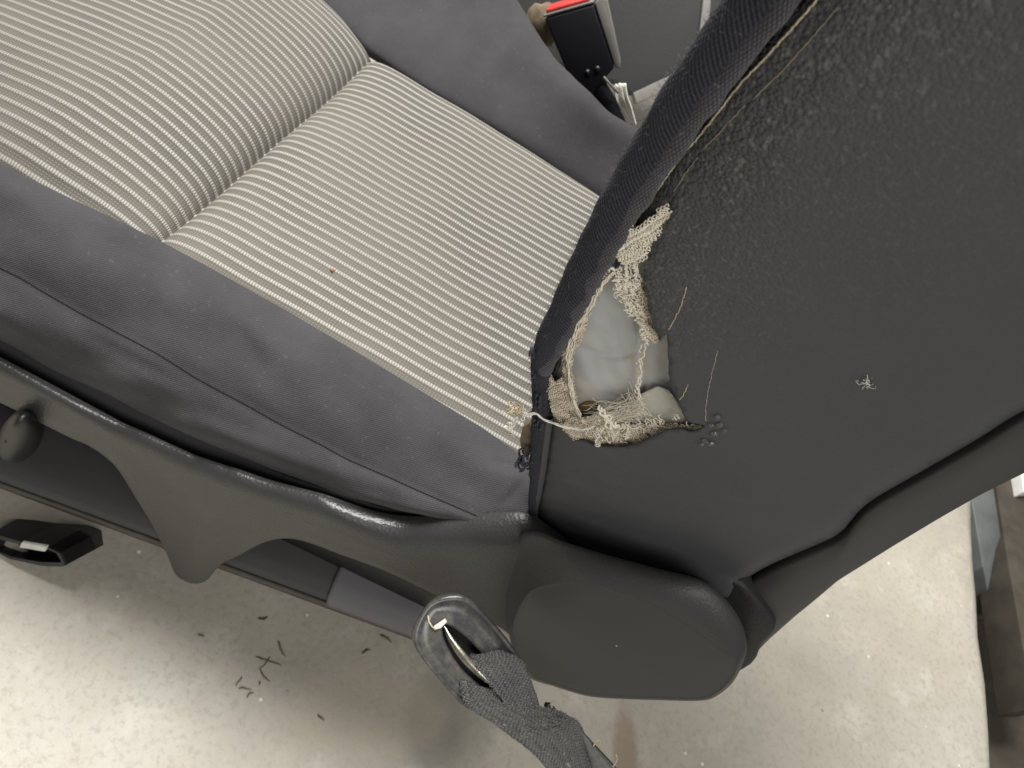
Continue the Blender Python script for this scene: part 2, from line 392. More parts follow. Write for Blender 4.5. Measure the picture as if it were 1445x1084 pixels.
# ------------------------------------------------------------------ car seat
seat = empty('car_seat', (0, 0, 0), 'worn car seat with striped grey cushion and torn black leather side bolster', 'car seat')
XS = -.282
def prof_x(x):
    x = np.asarray(x, float); d = x-XS
    rear = -.017*(1-np.sqrt(np.clip(1-(1-np.clip(d/.05, 0, 1))**2, 0, 1)))
    e = np.clip(-d/.115, 0, 1); fr = -.019+.047*np.sqrt(np.clip(1-(1-e)**2.0, 0, 1))
    fr = fr-.17*np.clip(-d-.09, 0, 1)-.5*np.clip(-d-.12, 0, 1)**2
    return np.where(d >= 0, rear, fr)
near_px = [(-150, 150), (-80, 191), (0, 232), (60, 262), (130, 297), (222, 341), (300, 383), (400, 439), (500, 498), (600, 558), (680, 606), (735, 645), (790, 672)]
far_px = [(400, -40), (455, 0), (490, 30), (525, 65), (600, 112), (700, 172), (800, 235), (850, 268), (950, 330)]
near3 = [Uz(u, v, float(prof_x(XS+.3))) for u, v in near_px]
near3 = np.array(near3)
near3 = np.array([Uz(u, v, .005) for u, v in near_px])
far3 = np.array([Uz(u, v, 0) for u, v in far_px])
NX = 330; NR = 35; SUB = 8
xs = np.concatenate([np.linspace(-.62, XS-.05, 130), np.linspace(XS-.05, XS+.05, 100)[1:], np.linspace(XS+.05, .11, 100)[1:]])
yn = at_x(near3, xs)[:, 1]-.012; yf = at_x(far3, xs)[:, 1]
yn = np.where(xs < -.42, np.interp(-.42, xs, yn), yn)
yf = np.where(xs < -.36, np.interp(-.36, xs, yf), yf)
y0r, pitch = -.012, .312/36.5
nv = 36*SUB+4
vv = np.linspace(0, 1, nv)
Y = yn[:, None]+(yf-yn)[:, None]*vv[None]
RIB = (Y-y0r)/pitch
edge_n = (Y-yn[:, None]); edge_f = (yf[:, None]-Y)
Z = prof_x(xs)[:, None]*(1-.85*np.exp(-edge_f/.028)-.97*np.exp(-edge_n/.045))
Z = Z-.012*np.exp(-edge_n/.008)-.010*np.exp(-edge_f/.007)+.004*np.sin(np.pi*vv)[None]
Z = Z-.004*np.exp(-np.abs(xs-XS)/.006)[:, None]
ribh = np.clip(np.cos((RIB-.5-np.floor(RIB))*2*np.pi)*.5+.5, 0, 1)**1.5
Z = Z+.00075*ribh
Z += .0012*noise(np.stack([xs[:, None]+0*Y, Y, 0*Y], -1), 9, 3)
def nose(x): return .17*np.clip((-.49-np.asarray(x, float))/.10, 0, 2)**2      # the cushion's rounded front edge
Z -= nose(xs)[:, None]
Gp = np.stack([xs[:, None]+0*Y, Y, Z], -1)
arc = np.r_[0, np.cumsum(np.hypot(np.diff(xs), np.diff(prof_x(xs))))]
UV = np.stack([arc[:, None]+0*Y, RIB], -1).reshape(-1, 2)
ks = int(np.argmin(np.abs(xs-XS)))
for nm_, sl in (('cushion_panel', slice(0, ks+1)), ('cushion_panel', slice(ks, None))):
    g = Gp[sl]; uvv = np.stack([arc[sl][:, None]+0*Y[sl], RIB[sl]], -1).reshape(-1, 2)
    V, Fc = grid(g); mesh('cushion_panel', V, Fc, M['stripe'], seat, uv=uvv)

# near bolster --------------------------------------------------------------
seam_px = [(-110, 322), (0, 377), (28, 391), (55, 408), (111, 440), (163, 467), (221, 497), (277, 532), (332, 562), (400, 600), (447, 624), (494, 649), (557, 676), (619, 704), (666, 724), (720, 748)]
fold_px = [(-110, 415), (0, 478), (60, 512), (140, 550), (221, 590), (300, 628), (400, 668), (480, 697), (560, 721), (620, 731), (680, 745), (730, 765)]
top_px = [(-110, 449), (-60, 476), (0, 507), (83, 551), (120, 571), (150, 587), (175, 600), (205, 613), (235, 627), (262, 639), (275, 645), (290, 650), (305, 655), (320, 660), (335, 664), (372, 677), (403, 686), (434, 694), (463, 702), (525, 723), (575, 731), (630, 729), (690, 726), (745, 728), (800, 764)]
def yseam(u): return np.interp(u, [0, 500, 680], [-.060, -.058, -.054])
def ytop(u): return np.interp(u, [-100, 300, 500, 600, 745, 800], [-.088, -.084, -.074, -.062, -.047, -.050])
bx_ = np.linspace(-.60, .018, 210)
rowB = at_x(near3, bx_)
rowA = rowB+np.array([0, .000, -.026])
rowA2 = rowB+np.array([0, .0035, -.006])
rowD = at_x([Uy(u, v, yseam(u)) for u, v in seam_px], bx_)
rowF = at_x([Uy(u, v, ytop(u)+.008) for u, v in fold_px], bx_)
rowT = at_x([Uy(u, v, ytop(u)) for u, v in top_px[:-1]], bx_)
rowC = rowB*.5+rowD*.5+np.array([0, -.003, .009])
rowC0 = rowB*.78+rowD*.22+np.array([0, -.002, .007])
rowE = rowD*.5+rowF*.5+np.array([0, -.008, .004])
gq = sstep(-.16, -.10, bx_)[:, None]
rowG = rowF+np.array([0, .006, -.012])*(1-.6*gq)
rowH = rowF*.3+rowT*.7+np.array([0, .010, -.02])*(1-.55*gq); rowI = rowH+np.array([0, .01, -.08])
rows = np.stack([rowA, rowA2, rowB, rowC0, rowC, rowD+np.array([0, -.001, .0015]), rowE, rowF, rowG, rowH, rowI], 0)
Gb = crom(rows, 7)                                                       # (nr, nx, 3)
rr = np.linspace(0, len(rows)-1, len(Gb))
seamw = np.exp(-((rr-5)/.13)**2)
Gb[:, :, 2] -= seamw[:, None]*.0016; Gb[:, :, 1] += seamw[:, None]*.0008
amp = sstep(2.2, 3.2, rr)*(1-sstep(7.4, 8.4, rr))
wr = noise(Gb*np.array([.8, 1.3, 1]), 16, 11)*.0022+noise(Gb, 38, 5)*.0009
lowf = sstep(5.3, 6, rr)*(1-sstep(7, 7.8, rr))
Pn = Gb.reshape(-1, 3)
wr2 = (np.sin(Gb[:, :, 0]*70+rr[:, None]*3.2+2*noise(Gb, 7, 9))*.0020)*lowf[:, None]
# creases fanning from the rear corner of the bolster
pxb = px(Gb)
def crease(p, q, w, d):
    p = np.array(p, float); q = np.array(q, float); ab = q-p
    tt = np.clip(((pxb-p) @ ab)/(ab @ ab), 0, 1); dd = np.linalg.norm(pxb-(p+tt[..., None]*ab), axis=-1)
    return -d*np.exp(-(dd/w)**2)*(np.sin(np.pi*np.clip(tt*.9+.05, 0, 1)))
cr = crease((745, 672), (700, 728), 5, .004)+crease((690, 650), (742, 660), 7, .003)+crease((350, 470), (375, 530), 9, .0012)+crease((335, 455), (352, 500), 8, .0012)+crease((120, 470), (260, 545), 7, .0028)+crease((300, 520), (360, 560), 8, .001)
disp = (wr*amp[:, None]+wr2+cr)
Gb[:, :, 2] += disp*.8; Gb[:, :, 1] -= disp*.6
Gb[:, :, 2] -= nose(Gb[:, :, 0])
cum = np.r_[np.zeros((1, Gb.shape[1])), np.cumsum(np.linalg.norm(np.diff(Gb, axis=0), axis=2), axis=0)]
uvb = np.stack([Gb[:, :, 0], cum], -1).reshape(-1, 2)
V, Fc = grid(Gb, flip=True)
nb = mesh('cushion_bolster', V, Fc, M['bolster_cloth'], seat, uv=uvb)
nb['label'] = 'purple grey cloth bolster on the near edge of the cushion'
i5 = int(np.argmin(np.abs(rr-5)))
tubes('bolster_seam', [Gb[i5]+np.array([0, -.0003, .0004])], .00032, M['dark_gap'], nb)

# far bolster ----------------------------------------------------------------
crest_px = [(640, -90), (690, -45), (728, 0), (752, 40), (780, 80), (820, 125), (860, 160), (905, 185), (960, 215)]
fx_ = np.linspace(-.60, .10, 130)
ck = at_x([Uz(u, v, .042) for u, v in crest_px], fx_)
ck[:, 1] = np.where(fx_ < -.23, np.interp(-.23, fx_, ck[:, 1])+.10*(-.23-fx_), ck[:, 1])
fb = at_x(far3, fx_); fb[:, 1] = np.where(fx_ < -.36, np.interp(-.36, fx_, fb[:, 1]), fb[:, 1])
r0_ = fb+np.array([0, -.002, -.012]); r1_ = fb+np.array([0, .003, .000])
r2_ = fb*.62+ck*.38+np.array([0, .004, .004]); r3_ = fb*.28+ck*.72+np.array([0, .002, .007])
r4_ = ck+np.array([0, .004, -.003]); r5_ = ck+np.array([0, .02, -.022]); r6_ = ck+np.array([0, .018, -.12])
Gf = crom(np.stack([r0_, r1_, r2_, r3_, ck, r4_, r5_, r6_]), 6)
Gf[:, :, 2] += .0022*noise(Gf, 9, 21)+.0008*noise(Gf, 26, 22)-nose(Gf[:, :, 0])
cum = np.r_[np.zeros((1, Gf.shape[1])), np.cumsum(np.linalg.norm(np.diff(Gf, axis=0), axis=2), axis=0)]
V, Fc = grid(Gf)
fbm = mesh('cushion_bolster', V, Fc, M['bolster_cloth'], seat, uv=np.stack([Gf[:, :, 0], cum], -1).reshape(-1, 2))
fbm['label'] = 'purple grey cloth bolster on the far edge of the cushion'
# unseen filler box under the cloth, added to block light beneath the cushion
boxm('pan_light_block', (-.20, .155, -.20), (.46, .30, .20), M['frame_plastic'], seat, .01)

# side trim -------------------------------------------------------------------
bot_px = [(-110, 513), (-60, 540), (0, 567), (96, 615), (125, 628), (149, 644), (168, 663), (192, 701), (216, 740), (238, 783), (249, 808), (270, 820), (291, 817), (312, 795), (334, 784), (372, 765), (403, 759), (434, 764), (480, 781), (540, 803), (588, 825), (640, 850), (700, 880), (735, 905), (790, 940)]
sh_w = np.interp([u for u, v in top_px], [-110, 221, 400, 525, 600, 745], [26, 29, 36, 50, 60, 64])
n0 = len(top_px); rowsT = []
dyf = np.interp([u for u, v in top_px], [-110, 400, 600, 745, 800], [.0085, .0095, .0145, .0185, .018])
for k, (u, v) in enumerate(top_px):
    bu, bv = bot_px[k]; y = float(ytop(u)); w = sh_w[k]; dt = w*.00024; ys = y-dt
    du = (bu-u)*w/max(20, bv-v)
    pil = float(np.interp(k, [8, 11, 13], [0, 1, 0])) if 8 <= k <= 13 else 0
    yb = ys-.001-.006*pil
    top = Uy(u, v, y)
    c = [top+np.array([0, .010, -.030]), top+np.array([0, .0030, -.0035]), top,
         *[Uy(u+du*f_, v+w*f_, y-dt*(2*f_-f_*f_)) for f_ in (.25, .5, .75, 1.0)],
         Uy(u+du+(bu-u-du)*.18, v+w+(bv-v-w)*.18, ys-.0003-.001*pil),
         Uy(u+du+(bu-u-du)*.6, v+w+(bv-v-w)*.6, ys-.0006-.003*pil),
         Uy(bu, bv-2.0, yb), Uy(bu, bv, yb+.0015)]
    c.append(c[-1]+np.array([0, .010, .002])); c.append(c[-1]+np.array([0, .012, .012]))
    rowsT.append(c)
Gt = np.array(rowsT); dst = (Gt[0]-Gt[2]); dst = dst/np.abs(dst[:, :1]).mean()*.09; Gt = np.concatenate([(Gt[0]+dst)[None], Gt])
Gt = crom(Gt, 5); Gt = crom(Gt.transpose(1, 0, 2), 4)                      # rows x stations
V, Fc = grid(Gt, flip=True)
tr = mesh('side_trim', V, Fc, M['trim_plastic'], seat)
tr['label'] = 'dark grey plastic trim along the near side of the cushion'

# recliner cover ---------------------------------------------------------------
base_px = [(717, 890), (706, 850), (712, 800), (742, 750), (800, 766), (850, 781), (927, 802), (989, 818), (1020, 841), (1044, 874), (1054, 909), (1049, 934), (1034, 963), (1010, 983), (986, 989), (927, 988), (869, 986), (827, 982), (780, 968), (749, 957), (728, 930)]
face_px = [(723, 890), (727, 870), (735, 853), (750, 834), (780, 824), (827, 823), (869, 832), (920, 852), (962, 876), (1000, 903), (1028, 925), (1040, 938), (1031, 960), (1008, 980), (985, 986.5), (927, 985.5), (869, 983.5), (827, 979.5), (780, 965.5), (750, 954), (730, 928)]
ring0 = crom(np.array(base_px, float), 5, True); ring3 = crom(np.array(face_px, float), 5, True)
def ybase(u, v):
    y = float(np.interp(v-.28*(u-880), [760, 830, 900, 990], [-.070, -.074, -.080, -.084])); w = float(np.clip((800-u)/70, 0, 1))*float(np.clip((915-v)/40, 0, 1))
    return y*(1-w)+w*(-.0585)
YF = -.0865
rings = []
def ringp(f):
    q = ring0*(1-f)+ring3*f; return q
for f, dy in ((0, .03), (0, 0), (.12, .22), (.45, .62), (.80, .92), (.95, 1.02), (1.0, 1.06)):
    q = ringp(f)
    def dyl(u, v):
        w = float(np.clip((810-u)/60, 0, 1))*float(np.clip((915-v)/40, 0, 1)); return dy*(1-w)+w*f**1.5*1.04
    rings.append([Uy(u, v, (ybase(u, v)*(1-dyl(u, v))+YF*dyl(u, v)) if dy != .03 else ybase(u, v)+.03) for u, v in q])
cen = ring3.mean(0)
for s, b in ((.992, .0000), (.95, .0006), (.7, .0022), (.4, .0034), (.15, .004), (.01, .004)):
    rings.append([Uy(u, v, YF-b) for u, v in cen+(ring3-cen)*s])
Gr = np.array(rings); V, Fc = grid(Gr[:7], closed_v=True)
rc = mesh('recliner_cover', V, Fc, M['shoulder_plastic'], seat)
V, Fc = grid(Gr[6:], closed_v=True); mesh('cover_face', V, Fc, M['cover_plastic'], rc)
rc['label'] = 'rounded grey plastic cover over the recliner joint'

# pivot piece between the recliner cover and the back shell
pv = [(1020, 822), (1045, 826), (1062, 842), (1080, 865), (1092, 885), (1090, 897), (1075, 912), (1060, 940), (1020, 950), (1000, 880)]
pp = np.array([S(u, v, .010) for u, v in crom(np.array(pv, float), 3, True)])
prism('pivot_cover', pp, (0, .03, 0), M['panel_plastic'], seat, .003)

# slide rail and the things under the trim ------------------------------------------
ra_px = [(0, 692), (129, 752), (240, 790), (348, 797), (408, 818), (468, 843), (540, 877), (583, 896)]
PA = Uy(-90, 650, -.104); PB = Uy(583, 897, -.062); PA = PA-(PB-PA)*.12
ax = (PB-PA); RL = np.linalg.norm(ax); ax /= RL
up = np.array([0, 0, 1.0]); up -= ax*np.dot(up, ax); up /= np.linalg.norm(up); inn = np.cross(up, ax);
if inn[1] < 0: inn = -inn
sec = [(0, 0), (0, .008), (.004, .015), (.014, .020), (.040, .024), (.062, .025), (.075, .018), (.075, 0)]
ss = np.linspace(0, RL, 60); G = np.zeros((len(sec), 60, 3))
for j, (a, b) in enumerate(sec):
    for i, s in enumerate(ss):
        k = 1.0
        G[j, i] = PA+ax*s+inn*a+up*b
V, Fc = grid(G, flip=True); Fc += [tuple(j*60 for j in range(8)), tuple(j*60+59 for j in range(8))[::-1]]
rl = mesh('slide_rail', V, Fc, M['rail_plastic'], seat); bevel(rl, .002, 2)
rl['label'] = 'grey covered slide rail under the side trim'
G = np.array([[PA+ax*s-inn*.0022+up*z for s in ss] for z in (-.004, .0065)]); V, Fc = grid(G, flip=True)
solid(mesh('rail_edge', V, Fc, M['rail_edge'], rl), .002)
ca = float(np.dot(Uy(462, 840, -.070)-PA, ax)); cs_ = np.linspace(ca, RL+.001, 24)
G = np.array([[PA+ax*s+inn*a+up*b for s in cs_] for a, b in ((-.001, .001), (-.001, .0085), (.003, .016), (.013, .0212), (.036, .0245), (.050, .0250), (.056, .0245))])
V, Fc = grid(G, flip=True); solid(mesh('rail_cover', V, Fc, M['rail_cover_plastic'], rl), .0015, 1)
# feet that carry the rail on the floor
for s in (.08, .90):
    c = PA+ax*RL*s+inn*.062; hgt = c[2]-FZ
    boxm('rail_foot', (c[0], c[1]+.01, FZ+hgt/2), (.04, .03, hgt), M['black_plastic'], rl, .004)
# far side slide rail (hidden by the cushion from here, carries the other side)
boxm('slide_rail', (-.2, .30, FZ+.05), (.44, .05, .10), M['black_plastic'], seat, .006)
# inner frame plate behind the trim
fp = [Uy(u, v, -.045) for u, v in [(-110, 470), (0, 525), (200, 625), (420, 725), (640, 790), (640, 900), (420, 820), (200, 735), (0, 665), (-110, 620)]]
prism('frame_plate', fp, (0, .02, 0), M['black_plastic'], seat, .002)
# black box standing in for the shade in the cavity right of the rail
boxm('cavity_shade', PA+ax*RL*.78+inn*.080+up*.030, (.30, .02, .06), M['dark_gap'], rl, .003)
# adjuster knob: flared oval button on a boss
kc = Uy(30, 615, -.096); kx = Uy(62, 600, -.096)-kc
def knob_ring(cen_px, a, b, y, ang=0.35):
    out = []
    for i in range(28):
        th = 6.2832*i/28; uu = cen_px[0]+a*math.cos(th)*math.cos(ang)-b*math.sin(th)*math.sin(ang); vv_ = cen_px[1]+a*math.cos(th)*math.sin(ang)+b*math.sin(th)*math.cos(ang)
        out.append(Uy(uu, vv_, y))
    return out
KR = [knob_ring((34, 612), 26, 40, -.080), knob_ring((30, 614), 26, 40, -.092), knob_ring((22, 617), 23, 36, -.100), knob_ring((15, 620), 15, 30, -.106), knob_ring((10, 622), 8, 20, -.108), knob_ring((8, 623), 1, 2, -.1085)]
V, Fc = grid(np.array(KR), closed_v=True)
kb = mesh('adjuster_knob', V, Fc, M['black_plastic'], seat)
KF = [knob_ring((38, 613), 18, 30, -.0965, .25), knob_ring((38, 613), 17, 29, -.0985, .25), knob_ring((38, 613), 1, 1, -.0975, .25)]
# rail end cap: open black mouth with a pale tab
ec = [(0, 758), (33, 722), (72, 736), (131, 763), (118, 785), (98, 803), (60, 799), (12, 789), (0, 775)]
YE = -.126
def EC(u, v, d=0): return Upl(u, v, (-.30, YE-d, -.30), (.10, .92, -.38))
mo = np.array([(-12, 752), (4, 757), (30, 765), (68, 773), (84, 781), (93, 800), (60, 799), (14, 789), (-8, 778)], float)
ring_o = resample(np.vstack([mo, mo[:1]]), 41)[:-1]
mi = np.array([3, 3])+0*ring_o; cmo = ring_o.mean(0); ring_i = cmo+(ring_o-cmo)*np.array([.90, .72])
G = np.array([[EC(u+62, v-34, -.075) for u, v in ring_o], [EC(u+44, v-24, -.045) for u, v in ring_o], [EC(u+3, v-2, -.002) for u, v in ring_o], [EC(u, v, 0) for u, v in ring_o], [EC(u, v, 0) for u, v in ring_i], [EC(u+10, v-4, -.02) for u, v in ring_i]])
V, Fc = grid(G, closed_v=True); Fc.append(tuple(range(5*40, 6*40)))
cp = mesh('rail_end_cap', V, Fc, M['black_plastic'], seat, smooth=False)
prism('cap_tab', [EC(u, v, .003) for u, v in [(30, 766), (66, 772), (63, 779), (27, 773)]], (0, .003, -.001), M['pale_bit'], cp, .0006)

# ------------------------------------------------------------------ backrest
groove_px = [(1045, 822), (1075, 803), (1100, 791), (1150, 770), (1180, 757), (1195, 745), (1207, 728), (1222, 712), (1245, 697), (1300, 666), (1380, 620), (1445, 578)]
front_px = [(752, 722), (757, 690), (763, 640), (768, 600), (771, 560), (778, 528), (787, 503), (803, 472), (824, 428), (848, 384), (870, 345), (893, 309), (925, 263), (976, 192), (1030, 116), (1088, 48), (1130, 0)]
bottom_px = [(752, 722), (780, 747), (830, 788), (900, 818), (980, 842), (1035, 848), (1045, 822)]
def XZ(p): return np.array([p[0], p[2]])
def fromXZ(q): return np.array([q[0], SY-SK*q[1], q[1]])
fr3 = [XZ(S(u, v)) for u, v in front_px]; gr3 = [XZ(S(u, v)) for u, v in groove_px]; bo3 = [XZ(S(u, v)) for u, v in bottom_px]
f_end, g_end = fr3[-1], gr3[-1]
fr3 += [f_end+np.array([.006, .07]), f_end+np.array([.03, .16]), f_end+np.array([.06, .24])]
gr3 += [g_end+np.array([.015, .08]), g_end+np.array([.04, .18]), g_end+np.array([.075, .30])]
front2 = smooth_line(fr3, 120, 2); groove2 = smooth_line(gr3, 140, 2); bott2 = resample(bo3, 40)
outline = np.vstack([bott2[:-1], groove2[:-1], resample([groove2[-1], front2[-1]], 20)[:-1], front2[::-1][:-1]])
hole_px = [(945, 284), (946, 307), (931, 326), (922, 341), (911, 363), (907, 394), (913, 428), (924, 465), (931, 478), (941, 471), (942, 492), (944, 541), (958, 571), (969, 596), (984, 598), (997, 601), (983, 612), (960, 607), (940, 610), (926, 614), (907, 626), (877, 632), (843, 630), (812, 619), (793, 602), (782, 583), (778, 560), (782, 530), (796, 492), (810, 458), (828, 428), (849, 393), (860, 381), (868, 377), (876, 366), (868, 356), (876, 333), (889, 318), (899, 322), (912, 309), (924, 303), (937, 288)]
hd = resample(np.vstack([hole_px, hole_px[:1]]), 170)[:-1]; hd = hd+rng.normal(size=hd.shape)*.7
hole2 = np.array([XZ(S(u, v)) for u, v in hd])
pts = []
lo, hi = outline.min(0), outline.max(0)
for gx in np.arange(lo[0], hi[0], .0032):
    for gz in np.arange(lo[1], hi[1], .0032):
        p = np.array([gx, gz])+rng.uniform(-.0009, .0009, 2); pts.append(p)
pts = np.array(pts); pts = pts[inside(pts, outline) & ~inside(pts, hole2)]
pts = pts[(segdist(pts, outline) > .0018) & (segdist(pts, hole2) > .0014)]
no, nh = len(outline), len(hole2)
allp = [Vector(p) for p in np.vstack([outline, hole2, pts])]
edges = [(i, (i+1) % no) for i in range(no)]+[(no+i, no+(i+1) % nh) for i in range(nh)]
cv, ce, cf, *_ = delaunay_2d_cdt(allp, edges, [], 0, 1e-6)
cv = np.array([(p.x, p.y) for p in cv]); Fl = []
cen_ = np.array([cv[list(f)].mean(0) for f in cf]); keep = inside(cen_, outline) & ~inside(cen_, hole2)
for f, kf in zip(cf, keep):
    if kf:
        a, b, d = cv[f[0]], cv[f[1]], cv[f[2]]
        s = (b[0]-a[0])*(d[1]-a[1])-(b[1]-a[1])*(d[0]-a[0])
        Fl.append(tuple(f) if s > 0 else tuple(f)[::-1])
dfr = segdist(cv, front2, False); dgr = segdist(cv, groove2, False); dbo = segdist(cv, bott2, False); dho = segdist(cv, hole2)
P3 = np.array([fromXZ(q) for q in cv])
def bulge(df, dg, db): return .012*(1-np.exp(-df/.016))*(1-np.exp(-dg/.0018))*(1-.25*np.exp(-db/.006))
OFF = bulge(dfr, dgr, dbo)
OFF += .0014*noise(P3, 11, 31)*(1-np.exp(-dgr/.01))
OFF += np.exp(-dho/.0035)*.0016*(noise(P3, 60, 33)+.3)
OFF += .0009*np.exp(-dfr/.04)*noise(P3, 55, 34)
uvp = px(P3)
LV = np.array([S(u, v, o) if 0 < u < 2600 and -1500 < v < 1400 else p+np.array([0, -o, 0]) for (u, v), o, p in zip(uvp, OFF, P3)])
beyond = P3[:, 2] > .36
LV[beyond] = P3[beyond]+np.stack([0*OFF, -OFF, 0*OFF], 1)[beyond]
bl = sstep(.33, .36, P3[:, 2])[:, None]
LV = LV*(1-bl)+(P3+np.stack([0*OFF, -OFF, 0*OFF], 1))*bl
du_ = (uvp[:, 1]-260)/400.0
grain = np.clip(np.exp(-np.clip(dfr-.014, 0, 1)/.030)*1.1, 0, 1)*(1-sstep(470, 560, uvp[:, 1]))*sstep(.03, .08, P3[:, 2])+.06
back = mesh('leather_side', LV, Fl, M['leather'], seat, attrs={'grain': grain}); solid(back, .0013, -1)
back['label'] = 'black grained leather side of the backrest with a torn hole'
def LS(u, v, extra=0.0):                                                  # a point on the leather's outer surface
    q = XZ(S(u, v))[None]
    o = float(bulge(segdist(q, front2, False), segdist(q, groove2, False), segdist(q, bott2, False))[0])
    P_ = fromXZ(q[0])[None]; dg_ = float(segdist(q, groove2, False)[0]); df_ = float(segdist(q, front2, False)[0])
    o += float(.0014*noise(P_, 11, 31)[0])*(1-math.exp(-dg_/.01))+.0009*math.exp(-df_/.04)*float(noise(P_, 55, 34)[0])
    return S(u, v, o+extra)
# dust ring etc. : cream topstitch / cracks along the leather edge
def chain(pxl, extra=.0004, n=60, wob=.0):
    q = resample(pxl, n); q = q+rng.normal(size=q.shape)*.45
    return np.array([LS(u, v, extra+wob*math.sin(i*1.7)) for i, (u, v) in enumerate(q)])
tubes('stitch_line', [chain([(1156, -4), (1118, 40), (1076, 86), (1048, 114), (1006, 168), (956, 228), (923, 274), (897, 312)], .0005, 160, .00015)], .00034, M['cream_thread'], back)
tubes('surface_crack', [chain([(1183, 10), (1140, 60), (1100, 105), (1062, 140)], .0001, 30), chain([(1052, 148), (1016, 186), (992, 212)], .0002, 20), chain([(985, 222), (966, 246), (944, 282)], .0002, 25)], .00016, M['backing'], back)
tubes('surface_crack', [chain([(996, 601), (996, 575), (1000, 548), (1006, 522), (1013, 496)], 0, 60, .0001)], .00012, M['cream_thread'], back)
tubes('surface_crack', [chain([(958, 566), (964, 558), (971, 543)], 0, 12, .0002)], .00022, M['cream_thread'], back)
tubes('surface_crack', [chain([(940, 471), (950, 455), (960, 435), (966, 415), (969, 405)], .0001, 40, .0001)], .0002, M['cream_thread'], back)

# foam seen through the tear
fu = np.linspace(745, 1010, 90); fv = np.linspace(335, 660, 110)
G = np.zeros((90, 110, 3))
foff = lambda u, v: .0005+.0012*math.sin((u*.55+v*.9)/21)-.0012*np.exp(-((u-845)/26)**2-((v-455)/40)**2)+.0008*np.exp(-((u-920)/22)**2-((v-500)/60)**2)
for i, u in enumerate(fu):
    for j, v in enumerate(fv):
        o = foff(u, v)
        o -= .0010*math.exp(-((v-(497+8*math.sin(u/19)))/4.0)**2)*(1 if u < 905 else .3)
        o -= .0012*math.exp(-((v-(556+.12*(u-850)))/4.0)**2)*(1 if u < 900 else 0)
        o -= .0014*math.exp(-((u-(905+.1*(v-500)))/5.0)**2)
        G[i, j] = S(u, v, o)
G[:, :, 1] += .0004*noise(G, 55, 41)+.0002*noise(G, 140, 42)
V, Fc = grid(G, flip=True); cpx = px(np.array([V[list(f)].mean(0) for f in Fc])); okf = (inside(cpx, hd) | (segdist(cpx, hd) < 9))
okf &= ~(inside(cpx, np.vstack([front_px[::-1], [(600, 722), (600, 0)]])) & (segdist(cpx, front_px, False) > 5))
Fc = [f for f, k in zip(Fc, okf) if k]
foam = mesh('exposed_foam', V, Fc, M['foam'], seat)
foam['label'] = 'pale grey padding showing through the tear'
# torn knitted lining -----------------------------------------------------------
def knit(poly, ang, loop=.00135, rowh=.00115, off=.004, rad=.00021, jit=.0003, ragged=0.0, amp=.55):
    P = np.array([S(u, v, off) for u, v in poly]); c = P.mean(0); Q = np.array([XZ(p) for p in P]); cc = XZ(c)
    ca, sa = math.cos(ang), math.sin(ang); ex = np.array([ca, sa]); ey = np.array([-sa, ca])
    loc = np.stack([(Q-cc) @ ex, (Q-cc) @ ey], 1); paths = []
    b = loc[:, 1].min()
    while b < loc[:, 1].max():
        a = np.arange(loc[:, 0].min(), loc[:, 0].max(), loop/9); ins = inside(np.stack([a, 0*a+b], 1), loc); ph = rng.uniform(0, 6); cur = []
        for s, ok in zip(a, ins):
            w = 6.2832*s/loop
            x = s+.30*loop*math.sin(2*w+ph)+rng.normal()*jit*.15; y = b+amp*rowh*math.cos(w+ph*.5)+.5*jit*math.sin(s*900+ph)
            p2 = cc+ex*x+ey*y
            if ok and rng.rand() > ragged*.02:
                zz = off+.0004*math.sin(2*w)+.0006*math.sin(s*400+b*300)
                cur.append(fromXZ(p2)-np.array([0, zz, 0]))
            else:
                if len(cur) > 5: paths.append(np.array(cur))
                cur = []
        if len(cur) > 5: paths.append(np.array(cur))
        b += rowh*rng.uniform(.85, 1.15)
    return paths
def curl(p, q, n=40, r=.0012, turns=3, off=.005, side=.001):            # kinked loose yarn between two photo points
    A, B = S(*p, off), S(*q, off+rng.uniform(-.001, .001)); d = B-A; L = np.linalg.norm(d); d /= L
    nn = np.array([0, -1, 0.]); nn -= d*np.dot(d, nn); nn /= np.linalg.norm(nn); bb = np.cross(d, nn)
    t = np.linspace(0, 1, n); ph = rng.uniform(0, 6); ph2 = rng.uniform(0, 6)
    env = np.sin(np.pi*t)**.5
    return A+np.outer(t, d*L)+np.outer(env*(r*np.sin(6.28*turns*t+ph)+.6*r*np.sin(6.28*turns*2.3*t+ph2)+side*np.sin(np.pi*t)), bb)+np.outer(env*(.45*r*np.cos(6.28*turns*t*1.2+ph2)), nn)+np.outer(env*.35*r*np.sin(12.6*turns*t+ph), d)
lining = None
